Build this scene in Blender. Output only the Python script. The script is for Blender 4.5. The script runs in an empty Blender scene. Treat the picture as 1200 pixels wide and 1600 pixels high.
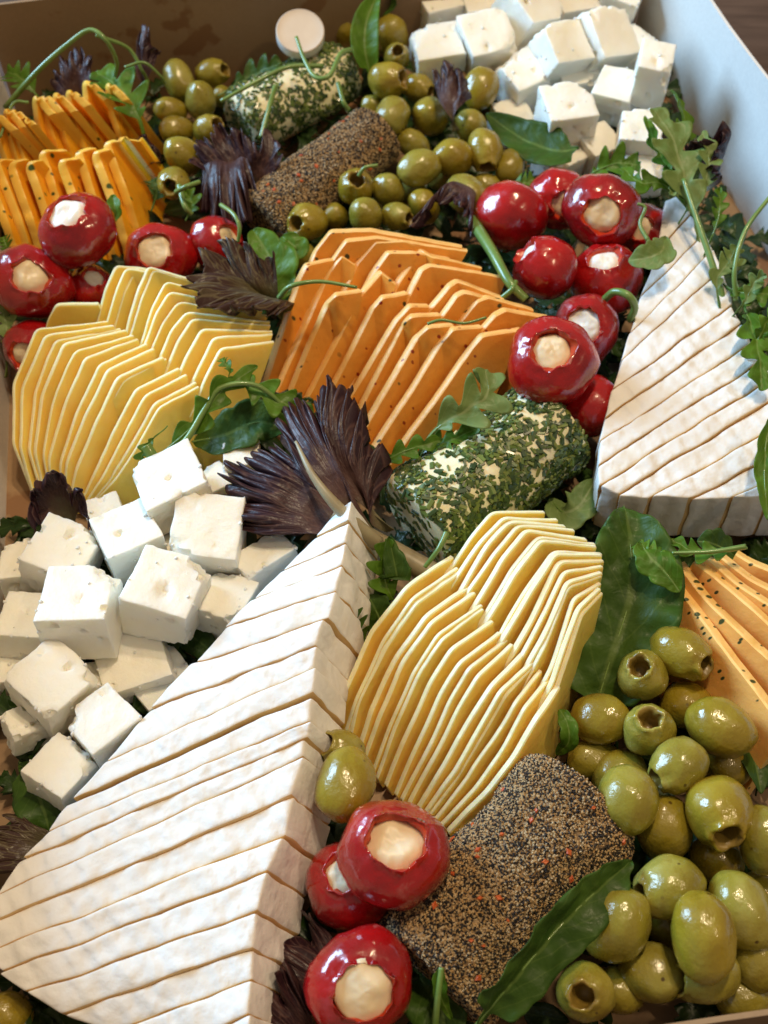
import bpy, bmesh, math, random
import numpy as np
from mathutils import Vector, Matrix, noise

random.seed(7)
S = 0.01                      # all maths below is in centimetres, objects are metres
R = math.radians
scene = bpy.context.scene
COL = scene.collection

# ------------------------------------------------------------------ camera
PITCH = R(57.0); F = 1750.0; CAMH = 42.7
cam_d = bpy.data.cameras.new('camera'); cam = bpy.data.objects.new('camera', cam_d); COL.objects.link(cam)
cam.location = (0, 0, CAMH * S); cam.rotation_euler = (R(90) - PITCH, 0, 0)
cam_d.sensor_fit = 'VERTICAL'; cam_d.sensor_height = 24; cam_d.sensor_width = 18; cam_d.lens = 24 * F / 1600
cam_d.clip_start = 0.01; cam_d.clip_end = 50
cam_d.dof.use_dof = True; cam_d.dof.focus_distance = 0.425; cam_d.dof.aperture_fstop = 9
scene.camera = cam
# ------------------------------------------------------------------ light
world = bpy.data.worlds.new('World'); scene.world = world; world.use_nodes = True
bg = world.node_tree.nodes['Background']; bg.inputs[0].default_value = (1.0, 0.86, 0.72, 1); bg.inputs[1].default_value = 0.20

def area(name, loc, target, size, size_y, power, color, shape='RECTANGLE'):
    l = bpy.data.lights.new(name, 'AREA'); l.shape = shape; l.size = size; l.size_y = size_y
    l.energy = power; l.color = color
    o = bpy.data.objects.new(name, l); COL.objects.link(o); o.location = loc
    o.rotation_euler = (Vector(target) - Vector(loc)).to_track_quat('-Z', 'Y').to_euler()
    return o
area('window_light', (-1.55, 1.15, 0.85), (0.0, 0.3, 0), 0.95, 0.95, 70, (0.42, 0.70, 1.0))
area('ceiling_lamp', (0.12, 0.56, 1.72), (0.02, 0.3, 0), 0.075, 0.075, 9, (1.0, 0.77, 0.49), 'DISK')
area('ceiling_lamp', (0.24, 0.76, 1.72), (0.02, 0.3, 0), 0.075, 0.075, 9, (1.0, 0.77, 0.49), 'DISK')
area('ceiling_lamp', (0.95, -0.05, 1.55), (0.02, 0.3, 0), 0.10, 0.10, 4, (1.0, 0.74, 0.45), 'DISK')
scene.view_settings.view_transform = 'Standard'; scene.view_settings.look = 'None'
scene.view_settings.exposure = 0.0; scene.view_settings.gamma = 1
scene.cycles.max_bounces = 8

# ------------------------------------------------------------------ geometry helpers
FWD = Vector((0, math.cos(PITCH), -math.sin(PITCH))); RGT = Vector((1, 0, 0)); DWN = Vector((0, -math.sin(PITCH), -math.cos(PITCH)))
CAM = Vector((0, 0, CAMH))
def ray(px, py): return (FWD * F + RGT * (px - 600) + DWN * (py - 800)).normalized()
def at(px, py, z):
    d = ray(px, py); return CAM + d * ((z - CAMH) / d.z)
def scale_at(p): return (p - CAM).dot(FWD) / F        # cm per photograph pixel
def frame_at(p):
    t = (CAM - p).normalized(); r = RGT - t * RGT.dot(t); r.normalize(); d = r.cross(t) * -1
    if d.dot(DWN) < 0: d = -d
    return r, d, t
def V(a): return Vector(a)
def nz(v, s, seed=0.0): return noise.noise(Vector((v[0] * s + seed, v[1] * s + seed * 1.7, v[2] * s - seed)))

def link(name, me, origin, parent=None, rot=None, scl=None):
    o = bpy.data.objects.new(name, me); COL.objects.link(o)
    if parent is not None:
        o.parent = parent; o.location = (origin - Vector(parent['_o'])) * S
    else: o.location = origin * S
    if rot is not None: o.rotation_euler = rot.to_euler()
    if scl is not None: o.scale = scl
    return o
def mesh(name, verts, faces, mats, origin=Vector((0, 0, 0)), mi=None, smooth=True, sharp=None, uvs=None):
    me = bpy.data.meshes.new(name)
    me.from_pydata([((v[0] - origin[0]) * S, (v[1] - origin[1]) * S, (v[2] - origin[2]) * S) for v in verts], [], faces)
    for m in mats: me.materials.append(m)
    if mi is not None: me.polygons.foreach_set('material_index', mi)
    if uvs is not None:
        uv = me.uv_layers.new(name='UVMap'); li = np.zeros(len(me.loops), dtype=np.int32); me.loops.foreach_get('vertex_index', li)
        uv.data.foreach_set('uv', np.asarray(uvs, dtype=np.float32)[li].ravel())
    if smooth: me.shade_smooth()
    if sharp: me.set_sharp_from_angle(angle=R(sharp))
    me.update(); return me
def build(name, verts, faces, mats, origin=None, parent=None, **k):
    if origin is None:
        a = np.array([tuple(v) for v in verts]); c = a.mean(0); origin = Vector((c[0], c[1], a[:, 2].min()))
    o = link(name, mesh(name, verts, faces, mats, origin, **k), origin, parent); o['_o'] = tuple(origin); return o
def tag(o, label=None, cat=None, group=None, kind=None):
    if label: o['label'] = label
    if cat: o['category'] = cat
    if group: o['group'] = group
    if kind: o['kind'] = kind
    return o
def empty(name, origin):
    o = bpy.data.objects.new(name, None); COL.objects.link(o); o.location = origin * S; o['_o'] = tuple(origin); o.empty_display_size = .01; return o
ORD = ['zeroth', 'first', 'second', 'third', 'fourth', 'fifth', 'sixth', 'seventh', 'eighth', 'ninth', 'tenth', 'eleventh', 'twelfth', 'thirteenth',
       'fourteenth', 'fifteenth', 'sixteenth', 'seventeenth', 'eighteenth', 'nineteenth', 'twentieth']

# ------------------------------------------------------------------ materials
class N:
    def __init__(s, name):
        s.m = bpy.data.materials.new(name); s.m.use_nodes = True; s.t = s.m.node_tree; s.n = s.t.nodes
        s.p = s.n['Principled BSDF']; s.tc = s.n.new('ShaderNodeTexCoord'); s.oi = s.n.new('ShaderNodeObjectInfo')
        add = s.n.new('ShaderNodeVectorMath'); add.operation = 'ADD'
        sc = s.n.new('ShaderNodeVectorMath'); sc.operation = 'SCALE'; sc.inputs['Scale'].default_value = 3.1
        cb = s.n.new('ShaderNodeCombineXYZ')
        for i in range(3): s.l(s.oi.outputs['Random'], cb.inputs[i])
        s.l(cb.outputs[0], sc.inputs[0]); s.l(s.tc.outputs['Object'], add.inputs[0]); s.l(sc.outputs[0], add.inputs[1]); s.co = add.outputs[0]
    def l(s, a, b): s.t.links.new(a, b)
    def noise(s, scale, detail=4, rough=.55, co=None, dist=0):
        n = s.n.new('ShaderNodeTexNoise'); n.inputs['Scale'].default_value = scale; n.inputs['Detail'].default_value = detail
        n.inputs['Roughness'].default_value = rough; n.inputs['Distortion'].default_value = dist; s.l(co or s.co, n.inputs['Vector']); return n.outputs['Fac']
    def voro(s, scale, feat='F1', out='Distance', co=None):
        n = s.n.new('ShaderNodeTexVoronoi'); n.feature = feat; n.inputs['Scale'].default_value = scale; s.l(co or s.co, n.inputs['Vector']); return n.outputs[out]
    def ramp(s, fac, stops, const=False):
        r = s.n.new('ShaderNodeValToRGB'); e = r.color_ramp.elements
        if const: r.color_ramp.interpolation = 'CONSTANT'
        while len(e) < len(stops): e.new(.5)
        for i, (p, c) in enumerate(stops):
            e[i].position = p; e[i].color = (c, c, c, 1) if isinstance(c, (int, float)) else (*c, 1)
        s.l(fac, r.inputs[0]); return r.outputs[0]
    def mix(s, fac, a, b, mode='MIX'):
        m = s.n.new('ShaderNodeMix'); m.data_type = 'RGBA'; m.blend_type = mode
        for k, v in ((0, fac), (6, a), (7, b)):
            if isinstance(v, (int, float)): m.inputs[k].default_value = v if k == 0 else (v, v, v, 1)
            elif isinstance(v, tuple): m.inputs[k].default_value = (*v, 1)
            else: s.l(v, m.inputs[k])
        return m.outputs[2]
    def math(s, op, a, b=0.0):
        m = s.n.new('ShaderNodeMath'); m.operation = op
        for i, v in enumerate((a, b)):
            if isinstance(v, (int, float)): m.inputs[i].default_value = v
            else: s.l(v, m.inputs[i])
        return m.outputs[0]
    def color(s, c):
        if isinstance(c, tuple): s.p.inputs['Base Color'].default_value = (*c, 1)
        else: s.l(c, s.p.inputs['Base Color'])
    def bump(s, h, dist, strength=1.0):
        b = s.n.new('ShaderNodeBump'); b.inputs['Distance'].default_value = dist * S; b.inputs['Strength'].default_value = strength
        prev = s.p.inputs['Normal']
        if prev.links: s.l(prev.links[0].from_socket, b.inputs['Normal'])
        s.l(h, b.inputs['Height']); s.l(b.outputs[0], prev); s.l(b.outputs[0], s.p.inputs['Coat Normal'])
    def set(s, **k):
        names = dict(rough='Roughness', sss='Subsurface Weight', ssc='Subsurface Scale', coat='Coat Weight', crough='Coat Roughness', spec='Specular IOR Level', trans='Transmission Weight')
        for a, v in k.items():
            if a == 'srad': s.p.inputs['Subsurface Radius'].default_value = v
            elif isinstance(v, (int, float)): s.p.inputs[names[a]].default_value = v
            else: s.l(v, s.p.inputs[names[a]])
        return s

def m_feta():
    n = N('feta'); a = n.noise(70, 4); c = n.ramp(a, [(.3, (.91, .865, .73)), (.7, (.94, .915, .83))]); n.color(c)
    n.set(rough=.36, sss=.4, ssc=.006, srad=(1, .8, .5), spec=.4)
    n.bump(n.noise(380, 6, .65), .045, .9); pk = n.math('MULTIPLY', n.ramp(n.voro(170), [(.05, 1.0), (.22, 0.0)]), n.ramp(n.voro(170, out='Color'), [(.86, 0.0), (.88, 1.0)])); n.bump(pk, .04, -1.0 if False else 1.0); n.bump(n.noise(90, 4), .08, .7); return n.m
def m_slice(name, c1, c2, spots=None, sss=.35, rough=.38):
    n = N(name); c = n.ramp(n.noise(60, 3), [(.3, c1), (.7, c2)])
    if spots:
        for col, sc, th in spots:
            vn = n.n.new('ShaderNodeVectorMath'); vn.operation = 'MULTIPLY'; vn.inputs[1].default_value = (1, 1.6, .7); n.l(n.co, vn.inputs[0])
            v = n.voro(sc, co=vn.outputs[0]); pick = n.voro(sc, out='Color', co=vn.outputs[0])
            k = n.math('MULTIPLY', n.ramp(v, [(.20, 1.0), (.28, 0.0)]), n.ramp(pick, [(th, 0.0), (th + .03, 1.0)]))
            c = n.mix(k, c, col)
    n.color(c); n.set(rough=rough, sss=sss, ssc=.007, srad=(1, .55, .12), spec=.4)
    n.bump(n.noise(330, 5, .6), .035, .8); n.bump(n.noise(70, 3), .09, .6); return n.m
M_FETA = m_feta()
M_PALE = m_slice('pale_cheese', (.97, .60, .11), (.98, .68, .17), sss=.6)  # faces tinted orange, painting in the light that glows between slices
M_PALE_E = m_slice('pale_cheese_edge', (.96, .85, .49), (.97, .89, .58), sss=.35)  # cream edge colour of the same cheese
M_ORANGE = m_slice('orange_cheese', (.77, .30, .035), (.84, .36, .055), [((.30, .03, .01), 260, .80), ((.05, .05, .015), 200, .80)], sss=.22)  # faces painted deeper, as if shaded in the crevices between slices
M_ORANGE_E = m_slice('orange_cheese_edge', (.84, .43, .11), (.89, .52, .18), [((.30, .03, .01), 260, .80), ((.05, .05, .015), 200, .80)], sss=.12)
M_GOLD_E = m_slice('golden_cheese_edge', (.90, .50, .05), (.95, .60, .11), [((.05, .09, .02), 230, .74), ((.06, .10, .02), 130, .86)], sss=.15)
M_GOLDR_E = m_slice('light_orange_edge', (.88, .50, .13), (.94, .60, .22), [((.04, .06, .02), 260, .66), ((.05, .07, .02), 170, .78)], sss=.15)
M_GOLD = m_slice('golden_herb_cheese', (.86, .36, .012), (.91, .42, .02), [((.05, .09, .02), 230, .74), ((.06, .10, .02), 130, .9)], sss=.3)
M_GOLDR = m_slice('light_orange_cheese', (.84, .40, .09), (.88, .47, .13), [((.04, .06, .02), 260, .66), ((.05, .07, .02), 170, .8)], sss=.3)
def m_rind():
    n = N('white_rind'); a = n.noise(45, 5); c = n.ramp(a, [(.28, (.80, .74, .64)), (.42, (.825, .795, .75)), (.7, (.84, .82, .79))]); n.color(c)
    n.set(rough=.7, sss=.06, ssc=.003, srad=(1, .7, .4), spec=.25)
    w = n.n.new('ShaderNodeTexWave'); w.inputs['Scale'].default_value = 42; w.inputs['Distortion'].default_value = 3.5; w.inputs['Detail'].default_value = 3
    w.inputs['Detail Scale'].default_value = 2.0; mp = n.n.new('ShaderNodeMapping'); mp.inputs['Rotation'].default_value = (0, 0, -.6); n.l(n.tc.outputs['Object'], mp.inputs[0]); n.l(mp.outputs[0], w.inputs['Vector'])
    cr = n.ramp(n.voro(38, 'DISTANCE_TO_EDGE', co=n.co), [(.0, 0.0), (.05, 1.0)]); n.bump(cr, .02, .3)
    n.bump(n.math('MULTIPLY', w.outputs['Fac'], n.noise(45, 3)), .10, .8); n.bump(n.noise(220, 5, .6), .04, .8); n.bump(n.noise(55, 3, dist=.6), .12, .7); return n.m
M_RIND = m_rind()
def m_paste():
    n = N('brie_paste'); n.color(n.ramp(n.noise(80, 3), [(.3, (.66, .42, .16)), (.7, (.78, .55, .27))])); n.set(rough=.4, sss=.08, ssc=.003, srad=(1, .6, .2)); n.bump(n.noise(200, 4), .03, .5); return n.m
M_PASTE = m_paste()
def m_olive():
    n = N('olive_skin'); a = n.noise(55, 3, dist=.4)
    c1 = n.ramp(a, [(.25, (.22, .185, .018)), (.5, (.29, .24, .028)), (.78, (.40, .355, .085))])
    c2 = n.ramp(a, [(.25, (.23, .155, .008)), (.75, (.36, .27, .022))])
    c = n.mix(n.ramp(n.oi.outputs['Random'], [(.2, 0.0), (.7, 1.0)]), c1, c2)
    v = n.voro(170); pk = n.voro(170, out='Color'); k = n.math('MULTIPLY', n.ramp(v, [(.09, 1.0), (.15, 0.0)]), n.ramp(pk, [(.66, 0.0), (.69, 1.0)]))
    c = n.mix(n.ramp(n.noise(38, 5, .6, dist=1), [(.55, 0.0), (.72, .55)]), c, (.20, .125, .012)); c = n.mix(k, c, (.09, .055, .01)); n.color(c)
    n.set(rough=n.ramp(n.noise(120, 3), [(.35, .18), (.7, .42)]), sss=.2, ssc=.005, srad=(1, .8, .2), coat=.55, crough=.10, spec=.5)
    n.bump(n.noise(150, 4), .10, .8); n.bump(n.noise(700, 3), .016, .7); return n.m
M_OLIVE = m_olive()
def m_simple(name, c1, c2, sc=60, rough=.5, sss=0, b=.02, bs=200, coat=0, srad=(1, .6, .3)):
    n = N(name); n.color(n.ramp(n.noise(sc, 4), [(.3, c1), (.7, c2)])); n.set(rough=rough, sss=sss, ssc=.004, srad=srad, coat=coat, crough=.1); n.bump(n.noise(bs, 4), b, .6); return n.m
M_OLIVE_IN = m_simple('olive_flesh', (.16, .10, .012), (.30, .20, .04), rough=.35)
def m_pepper():
    n = N('red_pepper_skin'); c = n.ramp(n.noise(40, 3), [(.3, (.19, .003, .005)), (.7, (.50, .009, .009))])
    sm = n.ramp(n.noise(45, 6, .7, dist=.8), [(.60, 0.0), (.72, .30)]); c = n.mix(sm, c, (.75, .42, .36)); n.color(c)
    n.set(rough=n.ramp(n.noise(200, 4), [(.35, .14), (.7, .34)]), sss=.2, ssc=.004, srad=(1, .08, .05), coat=.8, crough=.05)
    n.bump(n.noise(75, 3), .13, .8); n.bump(n.noise(450, 3), .012, .7); return n.m
M_PEP = m_pepper()
M_PEP_IN = m_simple('red_pepper_flesh', (.45, .02, .01), (.62, .07, .015), rough=.3, sss=.2)
M_CREAM = m_simple('cream_filling', (.78, .60, .36), (.86, .72, .50), sc=90, rough=.4, sss=.3, b=.05, bs=120)
M_CREAMW = m_simple('white_filling', (.80, .74, .62), (.88, .84, .76), sc=90, rough=.4, sss=.3, b=.05, bs=120)
M_LOGBASE = m_simple('soft_cheese', (.82, .72, .42), (.90, .83, .58), sc=120, rough=.5, sss=.3, b=.08, bs=140)
M_SPICEBASE = m_simple('spice_bed', (.10, .06, .03), (.42, .27, .13), sc=420, rough=.7, b=.08, bs=600)
def m_attr(name, cols, rough=.5, coat=0):
    n = N(name); g = n.n.new('ShaderNodeNewGeometry')
    st = [(i / len(cols), c) for i, c in enumerate(cols)]
    n.color(n.ramp(g.outputs['Random Per Island'], st, const=True)); n.set(rough=rough, coat=coat, crough=.15); return n.m
M_GRAINS = m_attr('spice_grains', [(.52, .38, .21), (.42, .245, .09), (.42, .245, .09), (.52, .38, .21), (.28, .16, .07), (.016, .011, .009), (.50, .33, .15), (.03, .025, .022), (.52, .38, .21), (.016, .011, .009), (.016, .011, .009), (.016, .011, .009), (.42, .245, .09), (.50, .33, .15), (.03, .025, .022), (.50, .33, .15), (.28, .16, .07), (.016, .011, .009), (.52, .38, .21), (.03, .025, .022), (.016, .011, .009), (.03, .025, .022), (.50, .33, .15), (.42, .245, .09), (.016, .011, .009), (.50, .33, .15), (.016, .011, .009), (.016, .011, .009), (.016, .011, .009), (.52, .38, .21)], rough=.7)
M_FLAKE = m_simple('chilli_flake', (.45, .06, .015), (.6, .14, .03), rough=.4)
M_CHIVE = m_attr('chopped_chives', [(.05, .09, .018), (.10, .155, .028), (.03, .06, .02), (.14, .19, .035), (.07, .115, .022), (.18, .21, .045), (.04, .075, .02)], rough=.35, coat=.3)

def m_leaf(name, dark, light, vein, rim=None, rough=.38, veins=9.0, tr=.25):
    n = N(name); uv = n.tc.outputs['UV']; sep = n.n.new('ShaderNodeSeparateXYZ'); n.l(uv, sep.inputs[0])
    u, v = sep.outputs[0], sep.outputs[1]
    au = n.math('ABSOLUTE', n.math('SUBTRACT', u, .5))
    c = n.ramp(n.noise(70, 4), [(.3, dark), (.7, light)])
    ph = n.math('SUBTRACT', n.math('MULTIPLY', v, veins), n.math('MULTIPLY', au, veins * .55))
    ph = n.math('ADD', ph, n.math('MULTIPLY', n.noise(60, 3), .5))
    fr = n.math('ABSOLUTE', n.math('SUBTRACT', n.math('FRACT', ph), .5))
    side = n.ramp(fr, [(.0, 1.0), (.07, 0.0)]); mid = n.ramp(au, [(.02, 1.0), (.05, 0.0)])
    vv = n.math('MAXIMUM', n.math('MULTIPLY', side, .45), mid)
    if rim: c = n.mix(n.ramp(n.math('ADD', v, n.math('MULTIPLY', n.noise(90, 4), .35)), [(.42, 0.0), (.85, 1.0)]), c, rim)
    c = n.mix(n.math('MULTIPLY', vv, .6), c, vein); n.color(c)
    n.set(rough=rough, coat=.05, crough=.2, spec=.28)
    n.bump(vv, .05, -.8); n.bump(n.noise(110, 3, dist=.5), .12, .8); n.bump(n.noise(400, 3), .015, .5)
    out = n.n['Material Output']; t = n.n.new('ShaderNodeBsdfTranslucent'); n.l(n.mix(1.0, c, (1.0, 1.0, .6), 'MULTIPLY'), t.inputs[0])
    mx = n.n.new('ShaderNodeMixShader'); mx.inputs[0].default_value = tr; n.l(n.p.outputs[0], mx.inputs[1]); n.l(t.outputs[0], mx.inputs[2]); n.l(mx.outputs[0], out.inputs[0]); return n.m
M_SPIN = m_leaf('spinach', (.032, .080, .008), (.066, .135, .016), (.15, .23, .05), veins=7, rough=.5)
M_ARU = m_leaf('rocket', (.075, .17, .010), (.15, .30, .025), (.28, .40, .10), veins=6, rough=.45, tr=.38)
M_PALELF = m_leaf('pale_leaf', (.18, .28, .07), (.28, .38, .13), (.46, .54, .26), veins=6, rough=.45, tr=.38)
M_PURP = m_leaf('red_lettuce', (.085, .085, .03), (.10, .045, .035), (.20, .12, .09), rim=(.030, .010, .016), rough=.3, veins=1, tr=.12)
M_PURPG = m_leaf('green_red_lettuce', (.16, .20, .04), (.13, .15, .035), (.3, .32, .15), rim=(.05, .025, .02), rough=.33, veins=1, tr=.2)
def m_lett(name, base, mid, rim, vein):
    n = N(name); sep = n.n.new('ShaderNodeSeparateXYZ'); n.l(n.tc.outputs['UV'], sep.inputs[0]); u, v = sep.outputs[0], sep.outputs[1]
    c = n.ramp(n.math('ADD', v, n.math('MULTIPLY', n.math('SUBTRACT', n.noise(90, 5), .5), .5)), [(.08, base), (.38, mid), (.72, rim)])
    cb = n.n.new('ShaderNodeCombineXYZ'); n.l(n.math('MULTIPLY', u, 26), cb.inputs[0]); n.l(n.math('MULTIPLY', v, 5), cb.inputs[1])
    e = n.voro(1.0, 'DISTANCE_TO_EDGE', co=cb.outputs[0]); k = n.ramp(e, [(.0, 1.0), (.09, 0.0)])
    c = n.mix(n.math('MULTIPLY', k, .45), c, vein); n.color(c); n.set(rough=.42, coat=.12, crough=.22, spec=.35)
    n.bump(k, .015, .6); n.bump(n.noise(120, 5), .12, .8)
    out = n.n['Material Output']; t = n.n.new('ShaderNodeBsdfTranslucent'); n.l(c, t.inputs[0])
    mx = n.n.new('ShaderNodeMixShader'); mx.inputs[0].default_value = .18; n.l(n.p.outputs[0], mx.inputs[1]); n.l(t.outputs[0], mx.inputs[2]); n.l(mx.outputs[0], out.inputs[0]); return n.m
M_PURP = m_lett('red_lettuce', (.26, .24, .13), (.11, .055, .048), (.034, .012, .017), (.20, .10, .08))
M_PURPG = m_lett('green_red_lettuce', (.22, .28, .08), (.14, .12, .045), (.06, .028, .022), (.28, .24, .12))
M_RIB = m_simple('lettuce_rib', (.26, .19, .11), (.38, .33, .20), rough=.4, sss=.2)
M_STEM = m_simple('green_stem', (.10, .19, .03), (.20, .30, .075), rough=.35, coat=.3)
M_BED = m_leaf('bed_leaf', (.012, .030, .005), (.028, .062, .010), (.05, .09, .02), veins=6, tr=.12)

def m_card(name, c1, c2, stain=None):
    n = N(name); c = n.ramp(n.noise(14, 4), [(.3, c1), (.7, c2)]); c = n.mix(.12, c, n.ramp(n.noise(500, 3), [(.3, .2), (.7, .9)]), 'MULTIPLY')
    if stain: c = n.mix(n.ramp(n.noise(26, 4, .5), [(.60, 0.0), (.63, .7)]), c, stain)
    n.color(c); n.set(rough=.55, spec=.35); n.bump(n.noise(700, 3), .006, .5); n.bump(n.noise(25, 2), .12, .4); return n.m
M_WHITE = m_card('white_card', (.74, .72, .68), (.80, .78, .74))
M_BROWN = m_card('brown_card', (.30, .185, .095), (.37, .235, .125), (.20, .085, .03))  # darker brown than the side panels, for far, near and base panels
def m_wood():
    n = N('dark_wood'); mp = n.n.new('ShaderNodeMapping'); mp.inputs['Scale'].default_value = (1, 9, 1); mp.inputs['Rotation'].default_value = (0, 0, .3); n.l(n.tc.outputs['Object'], mp.inputs[0])
    n.color(n.ramp(n.noise(9, 6, .6, co=mp.outputs[0], dist=1), [(.3, (.045, .024, .016)), (.55, (.09, .052, .035)), (.75, (.13, .08, .055))])); n.set(rough=.5); n.bump(n.noise(40, 5, co=mp.outputs[0]), .04, .5); return n.m
M_WOOD = m_wood()
M_CAP = m_simple('pale_cap', (.62, .50, .38), (.70, .58, .46), rough=.5, b=.01)

# ------------------------------------------------------------------ box and table
def slab(name, quad, thick, out, mat, parent=None, n=(10, 4), wob=.05):
    """panel from quad a,b (bottom) c,d (top, above b,a); thickness goes to `out`"""
    a, b, c, d = quad; vs, fs = [], []
    nx, ny = n
    for s in (0, 1):
        for j in range(ny + 1):
            for i in range(nx + 1):
                p = (a.lerp(b, i / nx)).lerp(d.lerp(c, i / nx), j / ny) + out * (thick * s)
                w = nz(p, .12, 3) * wob * 4 * (j / ny); vs.append(p + out * w)
    L = (nx + 1) * (ny + 1); idx = lambda s, i, j: s * L + j * (nx + 1) + i
    for j in range(ny):
        for i in range(nx):
            fs.append((idx(0, i, j), idx(0, i + 1, j), idx(0, i + 1, j + 1), idx(0, i, j + 1)))
            fs.append((idx(1, i, j), idx(1, i, j + 1), idx(1, i + 1, j + 1), idx(1, i + 1, j)))
    for i in range(nx):
        fs.append((idx(0, i, ny), idx(0, i + 1, ny), idx(1, i + 1, ny), idx(1, i, ny))); fs.append((idx(0, i, 0), idx(1, i, 0), idx(1, i + 1, 0), idx(0, i + 1, 0)))
    for j in range(ny):
        fs.append((idx(0, 0, j), idx(0, 0, j + 1), idx(1, 0, j + 1), idx(1, 0, j))); fs.append((idx(0, nx, j), idx(1, nx, j), idx(1, nx, j + 1), idx(0, nx, j + 1)))
    return build(name, vs, fs, [mat], parent=parent, sharp=40)

WH = 7.0
rt0, rt1 = at(1100, 0, WH), at(1200, 140, WH)
rd = (rt1 - rt0); rd.z = 0; rd.normalize()                   # along right wall, towards the viewer
def lineint(p, d, q, e):
    den = d.x * e.y - d.y * e.x; t = ((q.x - p.x) * e.y - (q.y - p.y) * e.x) / den; return Vector((p.x + d.x * t, p.y + d.y * t, 0))
ft0, ft1 = at(0, 12, WH), at(60, 2, WH); fd = (at(900, -95, WH) - ft0); fd.z = 0; fd.normalize()
lb = Vector((-17.7, 31, 0)); ld = Vector((6.5, -41.2, 0)).normalized()
nt = at(960, 1588, 6.5); nd = (at(1200, 1562, 6.5) - nt); nd.z = 0; nd.normalize()
P_fr = lineint(rt0, rd, ft0, fd); P_fl = lineint(lb, ld, ft0, fd); P_nl = lineint(lb, ld, nt, nd); P_nr = lineint(rt0, rd, nt, nd)
box = empty('catering_box', (P_fr + P_fl + P_nl + P_nr) * .25)
tag(box, 'large open cardboard catering box with pale side walls and brown back wall', 'box')
up = Vector((0, 0, WH))
def outn(a, b):
    d = (b - a).normalized(); n = Vector((d.y, -d.x, 0)); c = (P_fr + P_nl) * .5
    return n if n.dot((a + b) * .5 - c) > 0 else -n
for nm, a, b, m, h in (('side_panel', P_fl, P_fr, M_BROWN, WH), ('side_panel', P_fr, P_nr, M_WHITE, WH), ('side_panel', P_nl, P_fl, M_WHITE, WH), ('side_panel', P_nr, P_nl, M_BROWN, 6.5)):
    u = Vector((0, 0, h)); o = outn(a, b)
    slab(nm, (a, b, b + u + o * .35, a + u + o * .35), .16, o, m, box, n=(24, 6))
fl = [P_fl, P_fr, P_nr, P_nl]
slab('base_panel', (P_nl, P_nr, P_fr, P_fl), .15, Vector((0, 0, -1)), M_BROWN, box, n=(8, 8), wob=0)
tb = [(-90, -40, -.32), (110, -40, -.32), (110, 160, -.32), (-90, 160, -.32)]
tag(build('table', tb, [(0, 1, 2, 3)], [M_WOOD], smooth=False), 'dark brown wooden table under the box', None, None, 'structure')

# ------------------------------------------------------------------ rounded box grid
def grid_axis(h, r, n):
    e = [-h, -h + r * .3, -h + r] ; inner = [(-h + r) + (2 * h - 2 * r) * i / n for i in range(1, n)]
    return e + inner + [h - r, h - r * .3, h]
def rbox(h, r, n):
    ax = [grid_axis(h[k], r, n[k]) for k in range(3)]; idx = {}; vs = []; fs = []; side = []
    def vid(i, j, k):
        key = (i, j, k)
        if key not in idx:
            p = [ax[0][i], ax[1][j], ax[2][k]]; q = [max(-(h[c] - r), min(h[c] - r, p[c])) for c in range(3)]
            d = Vector([p[c] - q[c] for c in range(3)]); L = d.length
            idx[key] = len(vs); vs.append(Vector(q) + (d * (r / L) if L > 1e-9 else d))
        return idx[key]
    m = [len(a) - 1 for a in ax]
    for c in range(3):
        a, b = [(1, 2), (2, 0), (0, 1)][c]
        for s in (0, 1):
            for i in range(m[a]):
                for j in range(m[b]):
                    q = []
                    for di, dj in ((0, 0), (1, 0), (1, 1), (0, 1)):
                        t = [0, 0, 0]; t[c] = m[c] * s; t[a] = i + di; t[b] = j + dj; q.append(vid(*t))
                    if not s: q.reverse()
                    fs.append(tuple(q)); side.append(c * 2 + s)
    return vs, fs, side

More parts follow.
